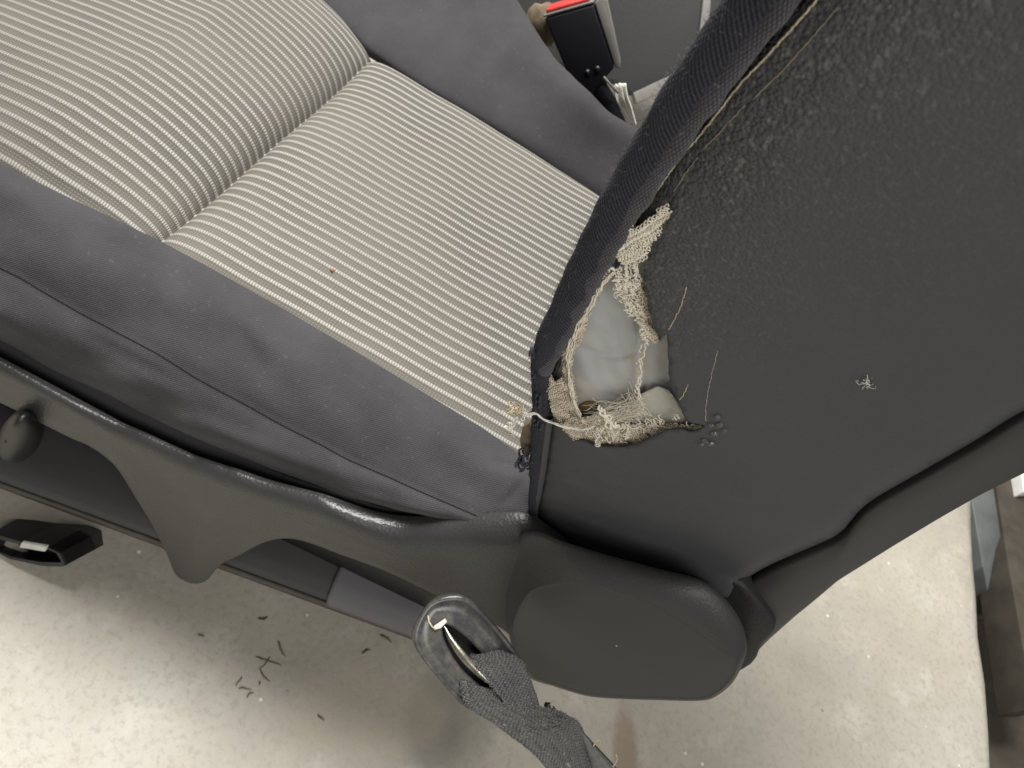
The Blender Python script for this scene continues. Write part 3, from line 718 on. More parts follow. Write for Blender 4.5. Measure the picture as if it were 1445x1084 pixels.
def patch_sheet(name, poly, mat, off, parent, seed=0, thick=.0006, bump=.0008):
    q = resample(np.vstack([poly, poly[:1]]), 60)[:-1]; q2 = np.array([XZ(S(u, v, off)) for u, v in q])
    ii = []
    lo, hi = q2.min(0), q2.max(0)
    for a in np.arange(lo[0], hi[0], .0014):
        for b in np.arange(lo[1], hi[1], .0014): ii.append((a, b))
    ii = np.array(ii); ii = ii[inside(ii, q2)]; ii = ii[segdist(ii, q2) > .0007]
    v_, e_, f_, *_ = delaunay_2d_cdt([Vector(p) for p in np.vstack([q2, ii])], [(i, (i+1) % 60) for i in range(60)], [], 0, 1e-6)
    v_ = np.array([(p.x, p.y) for p in v_]); ff = []
    kk = inside(np.array([v_[list(f)].mean(0) for f in f_]), q2)
    for f, kf in zip(f_, kk):
        if kf:
            a, b, d = v_[f[0]], v_[f[1]], v_[f[2]]; s = (b[0]-a[0])*(d[1]-a[1])-(b[1]-a[1])*(d[0]-a[0]); ff.append(tuple(f) if s > 0 else tuple(f)[::-1])
    V3 = np.array([fromXZ(p) for p in v_]); V3[:, 1] -= off+bump*noise(V3, 70, seed)
    o = mesh(name, V3, ff, mat, parent); solid(o, thick); return o
L1 = [(944, 285), (946, 306), (931, 327), (920, 345), (911, 366), (900, 372), (888, 378), (874, 372), (866, 360), (874, 334), (888, 318), (899, 323), (912, 310), (925, 303), (937, 289)]
lining = patch_sheet('torn_lining', L1, M['backing'], .0050, seat, 51)
lining['label'] = 'frayed beige knitted lining round the tear'
L2 = [(852, 380), (866, 384), (860, 396), (846, 412), (838, 430), (828, 452), (820, 480), (808, 500), (806, 520), (812, 560), (820, 590), (806, 592), (797, 560), (795, 520), (793, 500), (806, 458), (822, 430), (838, 400)]
s2 = patch_sheet('lining_strip', L2, M['backing'], .0040, lining, 52)
L3 = [(776, 528), (784, 540), (794, 530), (797, 560), (806, 592), (796, 603), (782, 588), (773, 560)]
patch_sheet('lining_strip', L3, M['backing'], .0045, lining, 53)
L4 = [(790, 600), (806, 590), (830, 588), (860, 592), (900, 600), (930, 600), (962, 600), (990, 602), (980, 613), (955, 608), (930, 613), (908, 627), (876, 634), (843, 632), (812, 621)]
patch_sheet('lining_strip', L4, M['backing'], .0055, lining, 54)
L5 = [(868, 590), (880, 570), (905, 556), (928, 545), (944, 552), (958, 570), (970, 597), (940, 600), (905, 602)]
patch_sheet('lining_sheet', L5, M['sheet'], .0040, lining, 55, thick=.0003, bump=.0004)
L6 = [(905, 395), (914, 428), (926, 468), (932, 482), (922, 486), (912, 470), (900, 440), (898, 410)]
patch_sheet('lining_strip', L6, M['backing'], .0042, lining, 56)
kp = knit(L1, 1.25, off=.0066, amp=.8, loop=.0019, rowh=.0013)
tubes('knit_loops', kp, .00026, M['knit_pale'], lining, 5, kind='stuff')
kp = knit(L2, 1.45, off=.0052, loop=.0016)+knit(L3, 1.2, off=.0058, loop=.0017, rowh=.0013)
tubes('knit_loops', kp, .00022, M['knit'], lining, 4, kind='stuff')
kp = knit(L4, .15, off=.0070, loop=.0017, rowh=.0013, amp=.7)+knit(L6, 1.3, off=.0054)
tubes('knit_loops', kp, .00021, M['knit'], lining, 5, kind='stuff')
# loose kinked yarns hanging down the right side
cp_ = []
for (p, q) in [((884, 372), (893, 420)), ((893, 366), (905, 400)), ((886, 378), (908, 442)), ((900, 372), (912, 430)), ((870, 392), (884, 418)), ((872, 388), (900, 447)), ((880, 415), (912, 452)), ((888, 425), (915, 470)), ((902, 395), (892, 425)), ((905, 440), (922, 470)), ((896, 400), (880, 410)), ((907, 450), (915, 485)), ((912, 462), (925, 482)), ((876, 376), (873, 400)), ((905, 470), (915, 480))]:
    for _ in range(2):
        cp_.append(curl((p[0]+rng.normal()*2, p[1]+rng.normal()*2), (q[0]+rng.normal()*2, q[1]+rng.normal()*2), 50, rng.uniform(.0006, .0011), rng.uniform(3, 6), .0062))
tubes('loose_yarn', cp_, .00023, M['knit_pale'], lining, 5, kind='stuff')
cp_ = [curl((910, 478), (900, 530), 50, .0007, 2.5, .0050), curl((914, 480), (903, 532), 50, .0007, 2, .0056), curl((900, 528), (906, 572), 40, .0006, 2, .0060), curl((904, 528), (900, 566), 40, .0008, 2.5, .0055), curl((912, 476), (902, 565), 60, .0005, 4, .0052)]
tubes('loose_yarn', cp_, .00033, M['knit_pale'], lining, 5, kind='stuff')
# twisted strands on the left edge
cp_ = []
for k in range(5):
    cp_.append(np.vstack([curl((864+k, 384), (836-k*1.5, 432), 30, .0005, 2, .0060), curl((836-k*1.5, 432), (808-k*2, 492), 30, .0004, 2, .0062)[1:], curl((808-k*2, 492), (802+k*1.2, 540), 30, .0004, 1.6, .0064)[1:], curl((802+k*1.2, 540), (818+k, 592), 30, .0004, 1.6, .0066)[1:], curl((818+k, 592), (842+k*4, 600+k), 25, .0006, 1.5, .0068)[1:]]))
tubes('loose_yarn', cp_, .00026, M['knit_pale'], lining, 5, kind='stuff')
cp_ = [curl((868, 382), (858, 381), 12, .0002, 1, .006) for _ in range(6)]
tubes('loose_yarn', cp_, .0005, M['white_thread'], lining, 5)
# fringe loops on the bottom
cp_ = []
for k in range(46):
    x = rng.uniform(862, 978); y = 602+rng.uniform(-3, 16)*(1-abs(x-900)/160); cp_.append(curl((x, y), (x+rng.uniform(-9, 9), y+rng.uniform(2, 10)), 30, rng.uniform(.0005, .0011), rng.uniform(1, 2.2), .0075))
for k in range(10): cp_.append(curl((930+k*3, 603+rng.normal()), (985+k, 606+rng.normal()*2), 40, .0006, 4, .0076))
cp_ += [curl((975, 600), (997, 604), 30, .0009, 2, .009), curl((985, 612), (996, 596), 20, .0006, 1, .009), curl((968, 593), (975, 603), 20, .0004, 1, .009)]
tubes('loose_yarn', cp_, .00022, M['knit_pale'], lining, 4, kind='stuff')
cp_ = []
for k in range(34):
    x = rng.uniform(800, 955); y = 606+rng.normal()*7; cp_.append(curl((x, y), (x+rng.uniform(8, 26), y+rng.uniform(-9, 9)), 44, rng.uniform(.0008, .0017), rng.uniform(1.2, 2.8), .0078, rng.normal()*.0012))
for k in range(12):
    x = rng.uniform(868, 905); y = rng.uniform(372, 445)+(x-868)*.5; cp_.append(curl((x, y), (x+rng.uniform(-6, 14), y+rng.uniform(10, 26)), 44, rng.uniform(.0008, .0016), rng.uniform(1.5, 3), .0066, rng.normal()*.001))
tubes('loose_yarn', cp_, .00024, M['knit_pale'], lining, 5, kind='stuff')
# fuzzy fibre bundle crossing the foam's lower end
cp_ = []
for k in range(90):
    a = rng.uniform(0, 1)
    p = (842+rng.normal()*9, 596+rng.normal()*9-a*8); q = (880+rng.uniform(-8, 34), 574+rng.normal()*9+a*8)
    cp_.append(curl(p, q, 22, .0009, rng.uniform(.5, 1.4), .0085, rng.normal()*.0012))
for k in range(40):
    p = (885+rng.normal()*10, 560+rng.normal()*10); q = (905+rng.normal()*14, 595+rng.normal()*7); cp_.append(curl(p, q, 18, .0007, 1, .0062, rng.normal()*.001))
tubes('fibre_bundle', cp_, .00012, M['knit_pale'], lining, 3, kind='stuff')
cp_ = [curl((846+k*2, 572+k*3), (862+k*3, 606-k), 30, .0013, 1.2, .0095, .001) for k in range(5)]
tubes('loose_yarn', cp_, .00055, M['knit_pale'], lining, 6, kind='stuff')
# white sheet rolling (bundle over) and ochre hollow
prism('hollow', [S(u, v, .0022) for u, v in crom(np.array([(816, 574), (828, 567), (842, 571), (840, 578), (824, 580)], float), 3, True)], (0, .002, 0), M['ochre'], foam, .0004)
# the long loose white thread that sticks out over the welt
tp = crom(np.array([S(838, 602, .010), S(818, 606, .011), S(800, 603, .013), S(785, 599, .016), S(768, 592, .020), S(756, 584, .021), S(746, 585, .021), S(735, 583, .020), S(728, 592, .020), S(722, 604, .021), S(712, 602, .022)]), 8)
th = [tp+.0004*np.stack([np.sin(np.arange(len(tp))*.5+k*2.1), np.cos(np.arange(len(tp))*.43+k), np.sin(np.arange(len(tp))*.37+k*1.4)], 1) for k in range(4)]
for k in range(9):
    b = tp[int(rng.uniform(50, len(tp)-1))]; th.append(b+np.cumsum(rng.normal(size=(14, 3))*.0007, 0))
ltw = tubes('loose_thread', th, [.00042]*4+[.00018]*9, M['white_thread'], lining, 5)
ltw['label'] = 'long white thread sticking out of the tear'
nb_ = []
b = S(727, 578, .021)
for k in range(26): nb_.append(b+np.cumsum(rng.normal(size=(9, 3))*.0009, 0))
tubes('thread_fluff', nb_, .00022, M['cream_thread'], ltw, 4, kind='stuff')
b = S(842, 627, .011)
tubes('thread_knot', [np.array([S(841, 606, .010), S(846, 615, .0115), S(840, 622, .012), S(842, 628, .012)])]+[b+np.cumsum(rng.normal(size=(8, 3))*.0004, 0) for _ in range(8)], .0004, M['white_thread'], lining, 5)

# welt roll along the front edge -------------------------------------------------
roll_px = [(752, 728), (755, 690), (757, 640), (762, 590), (764, 545), (764, 512), (772, 490), (796, 441), (816, 396), (845, 336), (870, 290), (888, 258), (926, 196), (963, 134), (1005, 74), (1048, 16), (1085, -35)]
rp = np.array([S(u, v, .004) for u, v in roll_px])
rp = np.vstack([rp, rp[-1]+[.010, -.004, .05], rp[-1]+[.03, -.012, .13], rp[-1]+[.06, -.02, .22]])
rp = smooth_line(rp, 260, 4)
zz = np.linspace(0, 1, len(rp)); pu = px(rp)[:, 1]
rad = np.interp(pu, [-200, 480, 520, 600, 730], [.0066, .0066, .0050, .0040, .0032])
SD = 22
def roll(name, P, rad, mat, parent, seed, nz=.0005, twist=0):
    n = len(P); T = np.gradient(P, axis=0); T /= np.linalg.norm(T, axis=1, keepdims=True); G = np.zeros((n, SD, 3)); uvg = np.zeros((n, SD, 2))
    arc = np.r_[0, np.cumsum(np.linalg.norm(np.diff(P, axis=0), axis=1))]
    for i in range(n):
        a = np.cross(T[i], [0, 1, 0]); a /= np.linalg.norm(a); b = np.cross(T[i], a)
        for k in range(SD):
            an = 6.28318*k/SD; G[i, k] = P[i]+rad[i]*(math.cos(an)*a+math.sin(an)*b); uvg[i, k] = (arc[i], k/SD*6.283*.0066)
    c = G-P[:, None]; c /= np.linalg.norm(c, axis=2, keepdims=True)
    G += c*(nz*noise(G, 90, seed)+nz*.7*noise(G, 30, seed+1))[..., None]
    V, Fc = grid(G, closed_v=True)
    return mesh(name, V, Fc, mat, parent, uv=uvg.reshape(-1, 2)), G, c
welt, GW, NW = roll('welt', rp, rad, M['welt_cloth'], seat, 61)
welt['label'] = 'thick navy cloth welt along the front edge of the backrest side'
# second narrow cloth strip between the welt and the leather
r2_px = [(766, 520), (790, 478), (812, 432), (836, 388), (862, 342), (884, 302), (914, 256), (964, 184), (1016, 112), (1068, 44), (1110, -10)]
r2 = np.array([S(u, v, .0050) for u, v in r2_px]); r2 = np.vstack([r2, r2[-1]+[.012, -.004, .06], r2[-1]+[.04, -.014, .17]])
r2 = smooth_line(r2, 200, 3)
strip, GS2, NS2 = roll('welt_strip', r2, np.full(200, .0044), M['dusty_cloth'], welt, 67, .0007)
# leather piping at the bottom of the front edge
lp = smooth_line([S(u, v, .0045) for u, v in [(775, 588), (771, 620), (766, 660), (760, 695), (754, 722)]], 60, 3)
pm, _, _ = roll('piping', lp, np.full(60, .0021), M['leather'], back, 71, .0001)
# fuzz
fz = []
for GG, NN, cnt, lo_, hi_ in ((GW, NW, 2600, 20, 200), (GS2, NS2, 900, 5, 160)):
    for k in range(cnt):
        i = int(rng.uniform(lo_, hi_)); j = int(rng.uniform(0, SD)); p = GG[i, j]; d = NN[i, j]+rng.normal(size=3)*.8; d /= np.linalg.norm(d)
        L = rng.uniform(.0008, .0026)*(1.8 if rng.rand() < .06 else 1); e = rng.normal(size=3)*.5
        fz.append(np.array([p, p+d*L*.5+e*L*.1, p+d*L*.9+e*L*.45]))
tubes('welt_fuzz', fz, .00008, M['navy_hair'], welt, 3, kind='stuff')
# torn end of the welt: cardboard core and black loops
cb = np.array([S(u, v, .0045) for u, v in [(746, 598), (737, 604), (733, 622), (736, 640), (746, 646), (752, 620)]])
prism('welt_core', cb, (0, .006, 0), M['cardboard'], welt, .0006)
lo_ = []
for k in range(9):
    c = np.array([rng.uniform(731, 748), rng.uniform(632, 662)]); ph = rng.uniform(0, 6); rr_ = rng.uniform(4, 9)
    lo_.append(np.array([S(c[0]+rr_*math.cos(a+ph)*.8, c[1]+rr_*math.sin(a+ph), .006+.002*math.sin(a*1.5)) for a in np.linspace(0, 5.2, 18)]))
for k in range(8):
    c = np.array([rng.uniform(750, 762), rng.uniform(480, 600)]); ph = rng.uniform(0, 6); rr_ = rng.uniform(2, 4.5)
    lo_.append(np.array([S(c[0]+rr_*math.cos(a+ph)*.7, c[1]+rr_*1.6*math.sin(a+ph), .010+.001*math.sin(a*1.5)) for a in np.linspace(0, 4.6, 14)]))
tubes('torn_loop', lo_, .0007, M['welt_cloth'], welt, 5, kind='stuff')
# bent metal glint under the front corner
gl = crom(np.array([Uy(731, 728, -.0485), Uy(741, 735, -.0485), Uy(752, 741, -.0490), Uy(768, 748, -.0495)]), 6)
tubes('frame_wire', [gl], .0010, M['metal'], seat, 8)
bb_ = [S(u, v, -.004) for u, v in [(735, 725), (760, 712), (800, 745), (850, 770), (850, 800), (780, 780), (745, 750)]]
prism('corner_gap_shade', bb_, (0, .01, 0), M['dark_gap'], seat)  # black block added as the shade in the open corner

# back shell: hard plastic behind the groove --------------------------------------
shell_rear_px = [(1062, 932), (1085, 908), (1120, 876), (1180, 826), (1260, 776), (1320, 740), (1380, 706), (1445, 672)]
g_in = [XZ(S(u+1, v+3.5)) for u, v in groove_px]; s_r = [XZ(S(u, v)) for u, v in shell_rear_px]
g_in += [g_in[-1]+np.array([.015, .08]), g_in[-1]+np.array([.04, .18]), g_in[-1]+np.array([.075, .30])]
s_r += [s_r[-1]+np.array([.022, .10]), s_r[-1]+np.array([.055, .22]), s_r[-1]+np.array([.085, .31])]
g_in = [XZ(S(1046, 832))]+g_in
n = 120; ga_ = resample(g_in, n); sa_ = resample(s_r, n)
# keep px fidelity: pair by arclength; cross rows with a small lip at the groove and a rounded rear edge
rowsS = []
for f, o in ((-.006, -.012), (0, -.006), (0.006, .0016), (.04, .0032), (.30, .0042), (.62, .0036), (.86, .0016), (.96, -.001), (1.0, -.004), (1.0, -.012)):
    q = ga_*(1-f)+sa_*f; r_ = np.array([fromXZ(p)-np.array([0, o, 0]) for p in q]); rowsS.append(r_)
rowsS.append(rowsS[-1]+np.array([.004, .06, 0])); rowsS.append(rowsS[-1]+np.array([0, .24, 0]))
rowsS.append(rowsS[-1]+np.array([-.006, .06, 0]))
V, Fc = grid(np.array(rowsS), flip=True)
sh = mesh('back_shell', V, Fc, M['back_plastic'], seat); sh['label'] = 'matt grey plastic shell on the rear of the backrest'
# dark lining inside the groove
gd = np.array([[fromXZ(p)+np.array([0, .006, 0]) for p in smooth_line([q+np.array([dx, dz]) for q in g_in], n, 1)] for dx, dz in ((-.008, .006), (.010, -.006))])
V, Fc = grid(gd, flip=True); mesh('groove_liner', V, Fc, M['dark_gap'], seat)
# front face of the backrest (dark cloth) reaching across to the far side
fr_rows = []
for dx, dy in ((.000, .002), (.006, .020), (.018, .055), (.045, .085), (.055, .15), (.055, .22), (.045, .285), (.018, .315), (.006, .35), (.012, .375), (.06, .385), (.14, .375)):
    fr_rows.append(rp+np.array([dx, dy, 0]))
Gfr = crom(np.array(fr_rows), 4)
cum = np.r_[np.zeros((1, Gfr.shape[1])), np.cumsum(np.linalg.norm(np.diff(Gfr, axis=0), axis=2), axis=0)]
V, Fc = grid(Gfr); mesh('backrest_front', V, Fc, M['welt_cloth'], seat, uv=np.stack([Gfr[:, :, 2], cum], -1).reshape(-1, 2))
# small marks on the leather
tuft = []
b = LS(1222, 541, .0006)
for k in range(16): tuft.append(b+np.cumsum(np.vstack([[0, 0, 0], rng.normal(size=(6, 3))*[.0007, .0003, .0007]]), 0))
tag(tubes('lint_tuft', tuft, .00013, M['white_thread'], None, 3), 'small white tuft of lint on the smooth black leather', 'lint')
gV, gF = [], []
for (u, v, r_) in ((995, 622, 5), (1002, 626, 6), (990, 627, 4), (1008, 612, 6), (1016, 600, 6), (1012, 588, 5), (1022, 607, 4), (1004, 600, 4)):
    c = LS(u, v, .0008); k0 = len(gV)
    for a in range(7):
        an = 6.283*a/7; rr_ = r_*.00028*rng.uniform(.6, 1.4); gV.append(c+np.array([rr_*math.cos(an), -.0004*rng.rand(), rr_*math.sin(an)]))
    gV.append(c+np.array([0, -.0016, 0])); 
    for a in range(7): gF.append((k0+a, k0+(a+1) % 7, k0+7))
tag(mesh('glue_flake', gV, gF, M['glue'], None, smooth=False), 'clear flaky glue residue at the right tip of the tear', 'glue')

# ------------------------------------------------------------------ seat belt anchor with cut webbing
belt = empty('seat_belt', (0, 0, 0), 'cut black seat belt hanging from an oval anchor beside the recliner cover', 'seat belt')
A0_ = CP+ray(655, 905)*.455
Nn = -ray(655, 905); Nn /= np.linalg.norm(Nn); Nn = Nn+np.array([.10, -.10, .0]); Nn /= np.linalg.norm(Nn)
def BP(u, v, d=0.0): return Upl(u, v, A0_, Nn)+Nn*d
out_px = np.array([(612, 846), (638, 838), (660, 843), (684, 866), (712, 898), (733, 928), (744, 955), (730, 985), (700, 1000), (672, 1003), (650, 993), (622, 962), (596, 930), (583, 908), (583, 888), (594, 866)], float)
oc = crom(out_px, 4, True); cen = np.array([660, 915.0])
sl_px = np.array([(626, 880), (640, 886), (662, 903), (686, 930), (704, 958), (712, 976), (700, 978), (676, 966), (652, 944), (634, 918), (625, 896), (623, 884)], float)
scc = crom(resample(np.vstack([sl_px, sl_px[:1]]), 17)[:-1], 4, True)
# match start: roll the slot ring so that it pairs with the outline by angle
def ang_sort(Q, c):
    a = np.arctan2(Q[:, 1]-c[1], Q[:, 0]-c[0]); k = int(np.argmin(a)); Q = np.roll(Q, -k, 0)
    a = np.arctan2(Q[:, 1]-c[1], Q[:, 0]-c[0]); return Q, a
def by_angle(Q, c, n=72):
    Q, a = ang_sort(Q, c); 
    if a[1] < a[0]: Q = Q[::-1]; Q, a = ang_sort(Q, c)
    o = np.argsort(a); a = a[o]; Q = Q[o]; aa = np.r_[a-6.28319, a, a+6.28319]; QQ = np.vstack([Q, Q, Q])
    tt = np.linspace(-math.pi, math.pi, n, endpoint=False); return np.stack([np.interp(tt, aa, QQ[:, 0]), np.interp(tt, aa, QQ[:, 1])], 1)
ob = by_angle(oc, np.array([665, 925.])); sb = by_angle(scc, np.array([665, 925.]))
G = []
for f, d in ((0, -.008), (-.02, -.002), (0, .0015), (.04, .0030), (.10, .0034), (.17, .0026), (.24, .0008), (.50, .0012), (.80, .0020), (.94, .0022), (1.0, .0008), (1.0, -.006)):
    q = ob*(1-f)+sb*f; G.append([BP(u, v, d) for u, v in q])
V, Fc = grid(np.array(G), closed_v=True, flip=True)
bz = mesh('anchor_cover', V, Fc, M['anchor'], belt); bz['label'] = 'dusty worn plastic anchor cover with a curved slot'
mesh('slot_back', [BP(u, v, -.005) for u, v in sb], [tuple(range(len(sb)))], M['dark_gap'], bz)
mb = crom(np.array([BP(626, 884, .001), BP(634, 905, .003), BP(650, 929, .0045), BP(672, 951, .0045), (BP(694, 968, .003)), BP(708, 977, .001)]), 8)
# metal loop: flat curved bar seen edge-on
wid = np.sin(np.linspace(.15, 3.0, len(mb)))
pmv = np.array([mb+Nn*.0012, mb+np.outer(wid, BP(668, 926, 0)-BP(660, 934, 0))*1.0+Nn*.0016, mb+np.outer(wid, BP(668, 926, 0)-BP(660, 934, 0))*1.15-Nn*.001, mb-np.outer(wid, BP(668, 926)-BP(660, 934))*.12-Nn*.003])
V, Fc = grid(pmv, closed_u=True); mt = mesh('metal_loop', V, Fc, M['metal'], bz)
prism('chipped_corner', [BP(u, v, .0032) for u, v in [(612, 883), (628, 872), (631, 877), (622, 886), (614, 888)]], -Nn*.002, M['pale_bit'], bz, .0004)
tubes('cover_crack', [np.array([BP(u, v, .0030) for u, v in [(604, 868), (605, 876), (609, 883), (615, 888)]])], .0005, M['cream_thread'], bz)
# webbing: folds over the loop, twists and runs down to the frame's lower edge
def web(name, Lpx, Rpx, dl, dr, thick, ncross=26, seed=0, mat='webbing'):
    Lp = crom(np.array([BP(u, v, d) for (u, v), d in zip(Lpx, dl)]), 10); Rp = crom(np.array([BP(u, v, d) for (u, v), d in zip(Rpx, dr)]), 10)
    tt = np.linspace(0, 1, ncross); G = Lp[None]*(1-tt)[:, None, None]+Rp[None]*tt[:, None, None]
    G = G+Nn*(np.sin(np.pi*tt)*.0030+.0005*np.sin(tt*34+seed))[:, None, None]
    G = G+Nn*(.0006*noise(G, 90, seed)+.0010*noise(G, 34, seed+1))[..., None]
    w = np.linalg.norm(Rp-Lp, axis=1).mean(); arc = np.r_[0, np.cumsum(np.linalg.norm(np.diff((Lp+Rp)/2, axis=0), axis=1))]
    uvw = np.stack([np.broadcast_to((tt*w)[:, None], G.shape[:2]), np.broadcast_to(arc[None], G.shape[:2])], -1).reshape(-1, 2)
    V, Fc = grid(G, flip=False); o = mesh(name, V, Fc, M[mat], belt, uv=uvw); solid(o, thick, 0); return o, G
wb, GWb = web('webbing', [(648, 958), (654, 984), (668, 999), (690, 1012), (716, 1032), (748, 1056), (778, 1090), (800, 1125)], [(712, 978), (726, 986), (752, 990), (775, 996), (795, 1004), (818, 1022), (830, 1066), (842, 1125)],
    [.001, .005, .007, .007, .006, .006, .006, .006], [.002, .005, .008, .008, .006, .004, .002, .001], .0016, 26, 81)
wb['label'] = 'frayed black webbing pulled through the anchor'
wf, GWf = web('webbing_fold', [(664, 924), (672, 940), (690, 960), (706, 982), (722, 1004), (748, 1024)], [(700, 917), (728, 926), (742, 948), (752, 975), (764, 1002), (800, 1012)],
    [.002, .006, .008, .009, .009, .008], [.003, .008, .009, .009, .008, .0065], .0016, 22, 83)
simple('strip_grey', (.13, .128, .12), .6, 300, .25, 600, .0003)
web('webbing_strip', [(812, 1026), (822, 1050), (832, 1084), (844, 1125)], [(818, 1028), (838, 1050), (868, 1082), (900, 1125)], [.002]*4, [.003]*4, .0008, 8, 85, 'strip_grey')
# frayed fibres on the webbing
fz = []
for G_, cnt in ((GWb, 1500), (GWf, 1000)):
    for k in range(cnt):
        i = int(rng.uniform(0, G_.shape[0])); j = int(rng.uniform(0, G_.shape[1]))
        if rng.rand() < .35: i = 0 if rng.rand() < .5 else G_.shape[0]-1
        p = G_[i, j]+Nn*.0009; d = Nn*rng.uniform(.1, .8)+rng.normal(size=3)*.8; d /= np.linalg.norm(d); L = rng.uniform(.0008, .0024)
        fz.append(np.array([p, p+d*L*.55, p+d*L*.8+rng.normal(size=3)*L*.3]))
simple('grey_fibre', (.26, .26, .25), .6, 200, .4)
tubes('webbing_fray', fz, .00011, M['grey_fibre'], wb, 3, kind='stuff')
ft = [crom(np.array([BP(u, v, .004) for u, v in [(808, 1022), (820, 1034), (836, 1052), (852, 1068), (868, 1086), (880, 1104)]]), 6),
      crom(np.array([BP(u, v, .006) for u, v in [(834, 1050), (838, 1042), (843, 1040), (843, 1046), (838, 1047)]]), 6), crom(np.array([BP(u, v, .006) for u, v in [(862, 1078), (867, 1068), (866, 1060)]]), 6)]
tubes('frayed_edge_thread', ft, .00045, M['cream_thread'], wb, 5)
tubes('frayed_tuft', [BP(768+rng.normal()*3, 993+rng.normal()*2, .008)+np.cumsum(rng.normal(size=(8, 3))*.0005, 0) for _ in range(18)], .0003, M['dark_gap'], wb, 4, kind='stuff')

# ------------------------------------------------------------------ buckle on the far side
bk = empty('seat_belt_buckle', (0, 0, 0), 'black seat belt buckle with a red release button behind the far bolster', 'buckle')
YB = .44
B0 = Uy(820, 70, YB); nb3 = np.array([.12, -.93, .35]); nb3 /= np.linalg.norm(nb3)
def KP(u, v, d=0): return Upl(u, v, B0, nb3)+nb3*d
face = [(768, 24), (839, 6), (866, 92), (860, 102), (846, 110), (822, 132), (800, 100)]
thick = -nb3*.030+np.array([-.004, 0, .004])
fa = np.array([KP(u, v) for u, v in [(768, 26), (838, 6), (867, 96), (832, 136), (800, 104)]])
prism('buckle_body', fa, -nb3*.026, M['buckle_black'], bk, .0025)
sd = np.array([KP(u, v, -.0005) for u, v in [(839, 5), (850, -6), (857, 0), (876, 88), (874, 98), (868, 96)]])
prism('buckle_side', sd, -nb3*.024, M['buckle_side'], bk, .0015)
tp_ = np.array([KP(767, 25, .000), KP(838, 5, .000), KP(838, 5, -.024)+[0, .0, .004], KP(767, 25, -.024)+[0, 0, .004]])
upn = np.cross(tp_[1]-tp_[0], tp_[3]-tp_[0]); upn /= np.linalg.norm(upn)
if upn[2] < 0: upn = -upn
prism('buckle_frame', [p for p in tp_], upn*.0025, M['buckle_side'], bk, .001)
tb = tp_.mean(0)+(tp_-tp_.mean(0))*.86
prism('release_button', [p+upn*.0020 for p in tb], upn*.0045, M['red_button'], bk, .0018)
st_ = crom(np.array([KP(838, 118, -.012), KP(846, 132, -.013), KP(856, 150, -.015), KP(872, 185, -.02)]), 6)
tubes('buckle_stalk', [st_], .010, M['buckle_black'], bk, 10)
for u, v in ((829, 102), (843, 97)): tubes('rivet', [np.array([KP(u, v, 0), KP(u, v, .0018)])], .0028, M['black_plastic'], bk, 12)
stp = []
for k in range(14):
    a = k/13; stp.append(crom(np.array([KP(868+a*14, 122+rng.normal()*1.5-2*a, -.010), KP(869+a*16, 140, -.012+rng.normal()*.001), KP(876+a*15, 158, -.016), KP(884+a*14, 185, -.022)]), 5))
tubes('sensor_wires', stp, .0012, M['white_thread'], bk, 6)
tubes('stalk_wire', [crom(np.array([KP(852, 108, .002), KP(862, 120, .002), KP(872, 132, -.004)]), 5)], .0013, M['buckle_side'], bk, 6)
fo = S  # foam lump seen beside the buckle
lump = []
for i in range(9):
    for j in range(14):
        th_ = math.pi*i/8; ph_ = 6.283*j/14; lump.append(Uy(764, 38, .47)+np.array([.020*math.sin(th_)*math.cos(ph_), .012*math.sin(th_)*math.sin(ph_), .024*math.cos(th_)])*(1+.12*math.sin(ph_*3+th_*5)))
Fc = [(i*14+j, (i+1)*14+j, (i+1)*14+(j+1) % 14, i*14+(j+1) % 14) for i in range(8) for j in range(14)]
mesh('cable_sleeve', lump, Fc, M['cardboard'], bk)

# ------------------------------------------------------------------ background panel behind the seat
pn = empty('plastic_panel', (0, 0, 0), 'dark grey plastic panel with a paler lower edge behind the buckle', 'panel')
pa = [(640, -160), (1300, -260), (1220, 20), (1005, 70), (960, 112), (893, 140), (880, 118), (700, 60)]
n3 = np.array([.15, -.75, .62]); B1 = Uz(930, 110, -.20)
def PP(u, v, d=0): return Upl(u, v, B1, n3)+n3/np.linalg.norm(n3)*d
prism('panel_body', [PP(u, v) for u, v in [(640, -120), (1180, -190), (1160, 20), (1010, 78), (892, 134), (872, 118), (700, 60)]], -n3*.03, M['panel_plastic'], pn, .004)
prism('panel_edge', [PP(u, v, .001) for u, v in [(893, 131), (1010, 76), (1050, 60), (1052, 78), (1012, 96), (898, 147)]], -n3*.02, M['buckle_side'], pn, .002)
prism('panel_trim', [PP(u, v, .006) for u, v in [(992, -10), (1002, -10), (1000, 30), (990, 60), (984, 58)]], -n3*.01, M['buckle_side'], pn, .001)

# ------------------------------------------------------------------ things beyond the slab edge
c0, c1 = Uz(1381, 690, FZ-.03), Uz(1424, 905, FZ-.03)
d_ = (c1-c0)
gch = prism('metal_channel', [Uz(1369, 690, FZ-.012), Uz(1400, 672, FZ-.012), Uz(1408, 730, FZ-.012), Uz(1428, 860, FZ-.09), Uz(1398, 860, FZ-.09), Uz(1388, 800, FZ-.03)], (0, 0, -.05), M['grey_channel'], None, .002)
tag(gch, 'pale grey metal strip beside the edge of the concrete slab', 'strip')
bbd = prism('wooden_board', [Uz(1402, 660, FZ-.02), Uz(1436, 640, FZ-.02), Uz(1470, 800, FZ-.02), Uz(1490, 1000, FZ-.02), Uz(1460, 1000, FZ-.02), Uz(1424, 800, FZ-.02)], (0, 0, -.06), M['brown_board'], None, .002)
tag(bbd, 'dark brown board standing behind the grey strip', 'board')
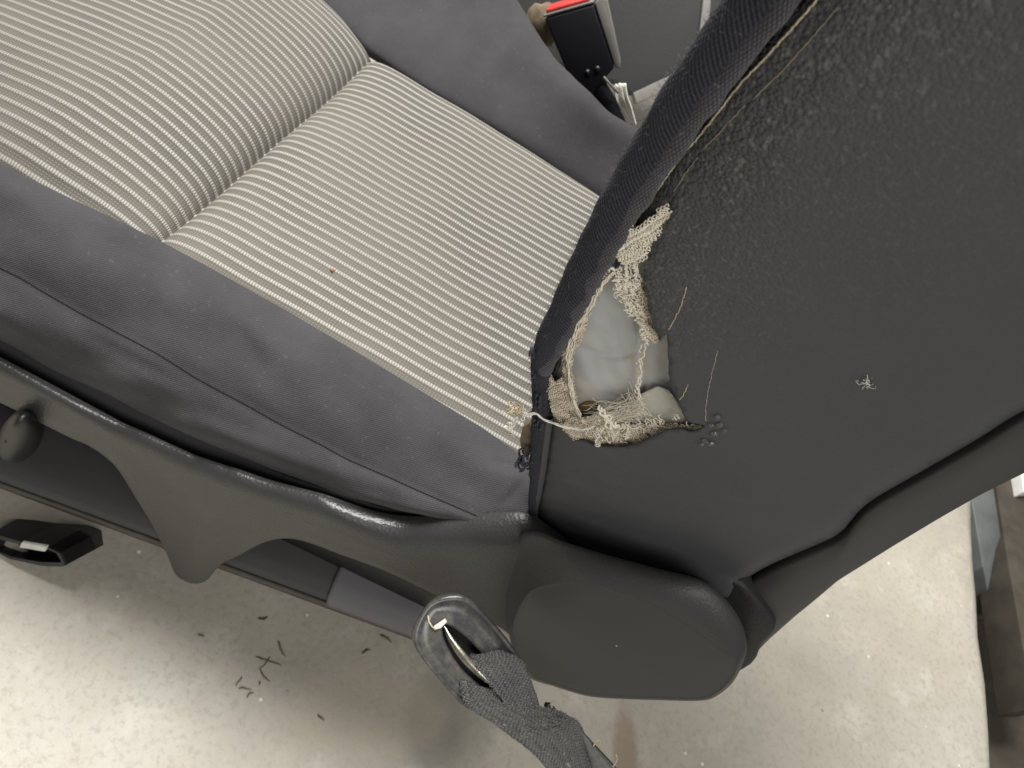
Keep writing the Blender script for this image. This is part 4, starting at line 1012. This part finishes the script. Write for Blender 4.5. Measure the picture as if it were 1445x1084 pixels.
wbd = prism('white_board', [Uz(1438, 650, FZ-.0), Uz(1480, 630, FZ-.0), Uz(1480, 690, FZ-.0), Uz(1446, 694, FZ-.0)], (0, 0, -.06), M['white_board'], None, .002)
tag(wbd, 'white edge of a board at the right border of the photo', 'board')
# dry bits on the floor
bits = [((364, 874), (379, 872), 3.2, 'short dark dry husk nearest the shadow of the side trim'), ((391, 905), (403, 926), 3.0, 'dark dry stalk right of the crossed stalks on the floor'), ((362, 926), (396, 940), 1.6, 'long thin dry stalk crossing over another on the floor'), ((382, 929), (366, 944), 1.4, 'thin pale dry stalk meeting the crossed stalks'), ((366, 944), (380, 963), 2.4, 'thick dark dry stalk below the crossed stalks'), ((365, 962), (368, 966), 2.4, 'tiny dark crumb left of the thick dry stalk'),
        ((340, 955), (334, 968), 1.6, 'short pale dry stalk left of the tiny dark crumb'), ((336, 973), (354, 971), 1.6, 'curved pale dry stalk lying lowest left of the scatter'), ((348, 984), (357, 977), 1.8, 'small dry stalk at the very bottom of the scatter'), ((538, 896), (552, 908), 3.6, 'dark dry leaf scrap below the grey slide rail'), ((510, 922), (524, 917), 2.6, 'small dark scrap left of the leaf scrap below the rail'), ((281, 896), (287, 900), 2.2, 'tiny dark speck alone left of the dry stalks'), ((450, 1008), (456, 1018), 2.6, 'small brown mark on bare floor below the dry stalks')]
for (p, q, w, lab) in bits:
    A, B = Uz(*p, FZ+.0012), Uz(*q, FZ+.0012); pth = np.array([A*(1-t_)+B*t_+np.array([.0008*math.sin(t_*5+p[0]), .0008*math.cos(t_*4+p[1]), .0004*math.sin(t_*3.1)]) for t_ in np.linspace(0, 1, 8)])
    tag(tubes('dry_stalk', [pth], [np.array([.4, .9, 1, .9, 1, .8, .7, .3])*w*.00033], M['grass_bit'], None, 6), lab, 'dry stalk', 'dry plant bits on the concrete floor')
cr_ = np.array([Uz(467, 380, .0035), Uz(469, 382, .0040), Uz(471, 381, .0035)])
tag(tubes('crumb', [cr_], [np.array([.0008, .0014, .0007])], M['crumb'], None, 6), 'tiny reddish crumb on the striped cushion', 'crumb')
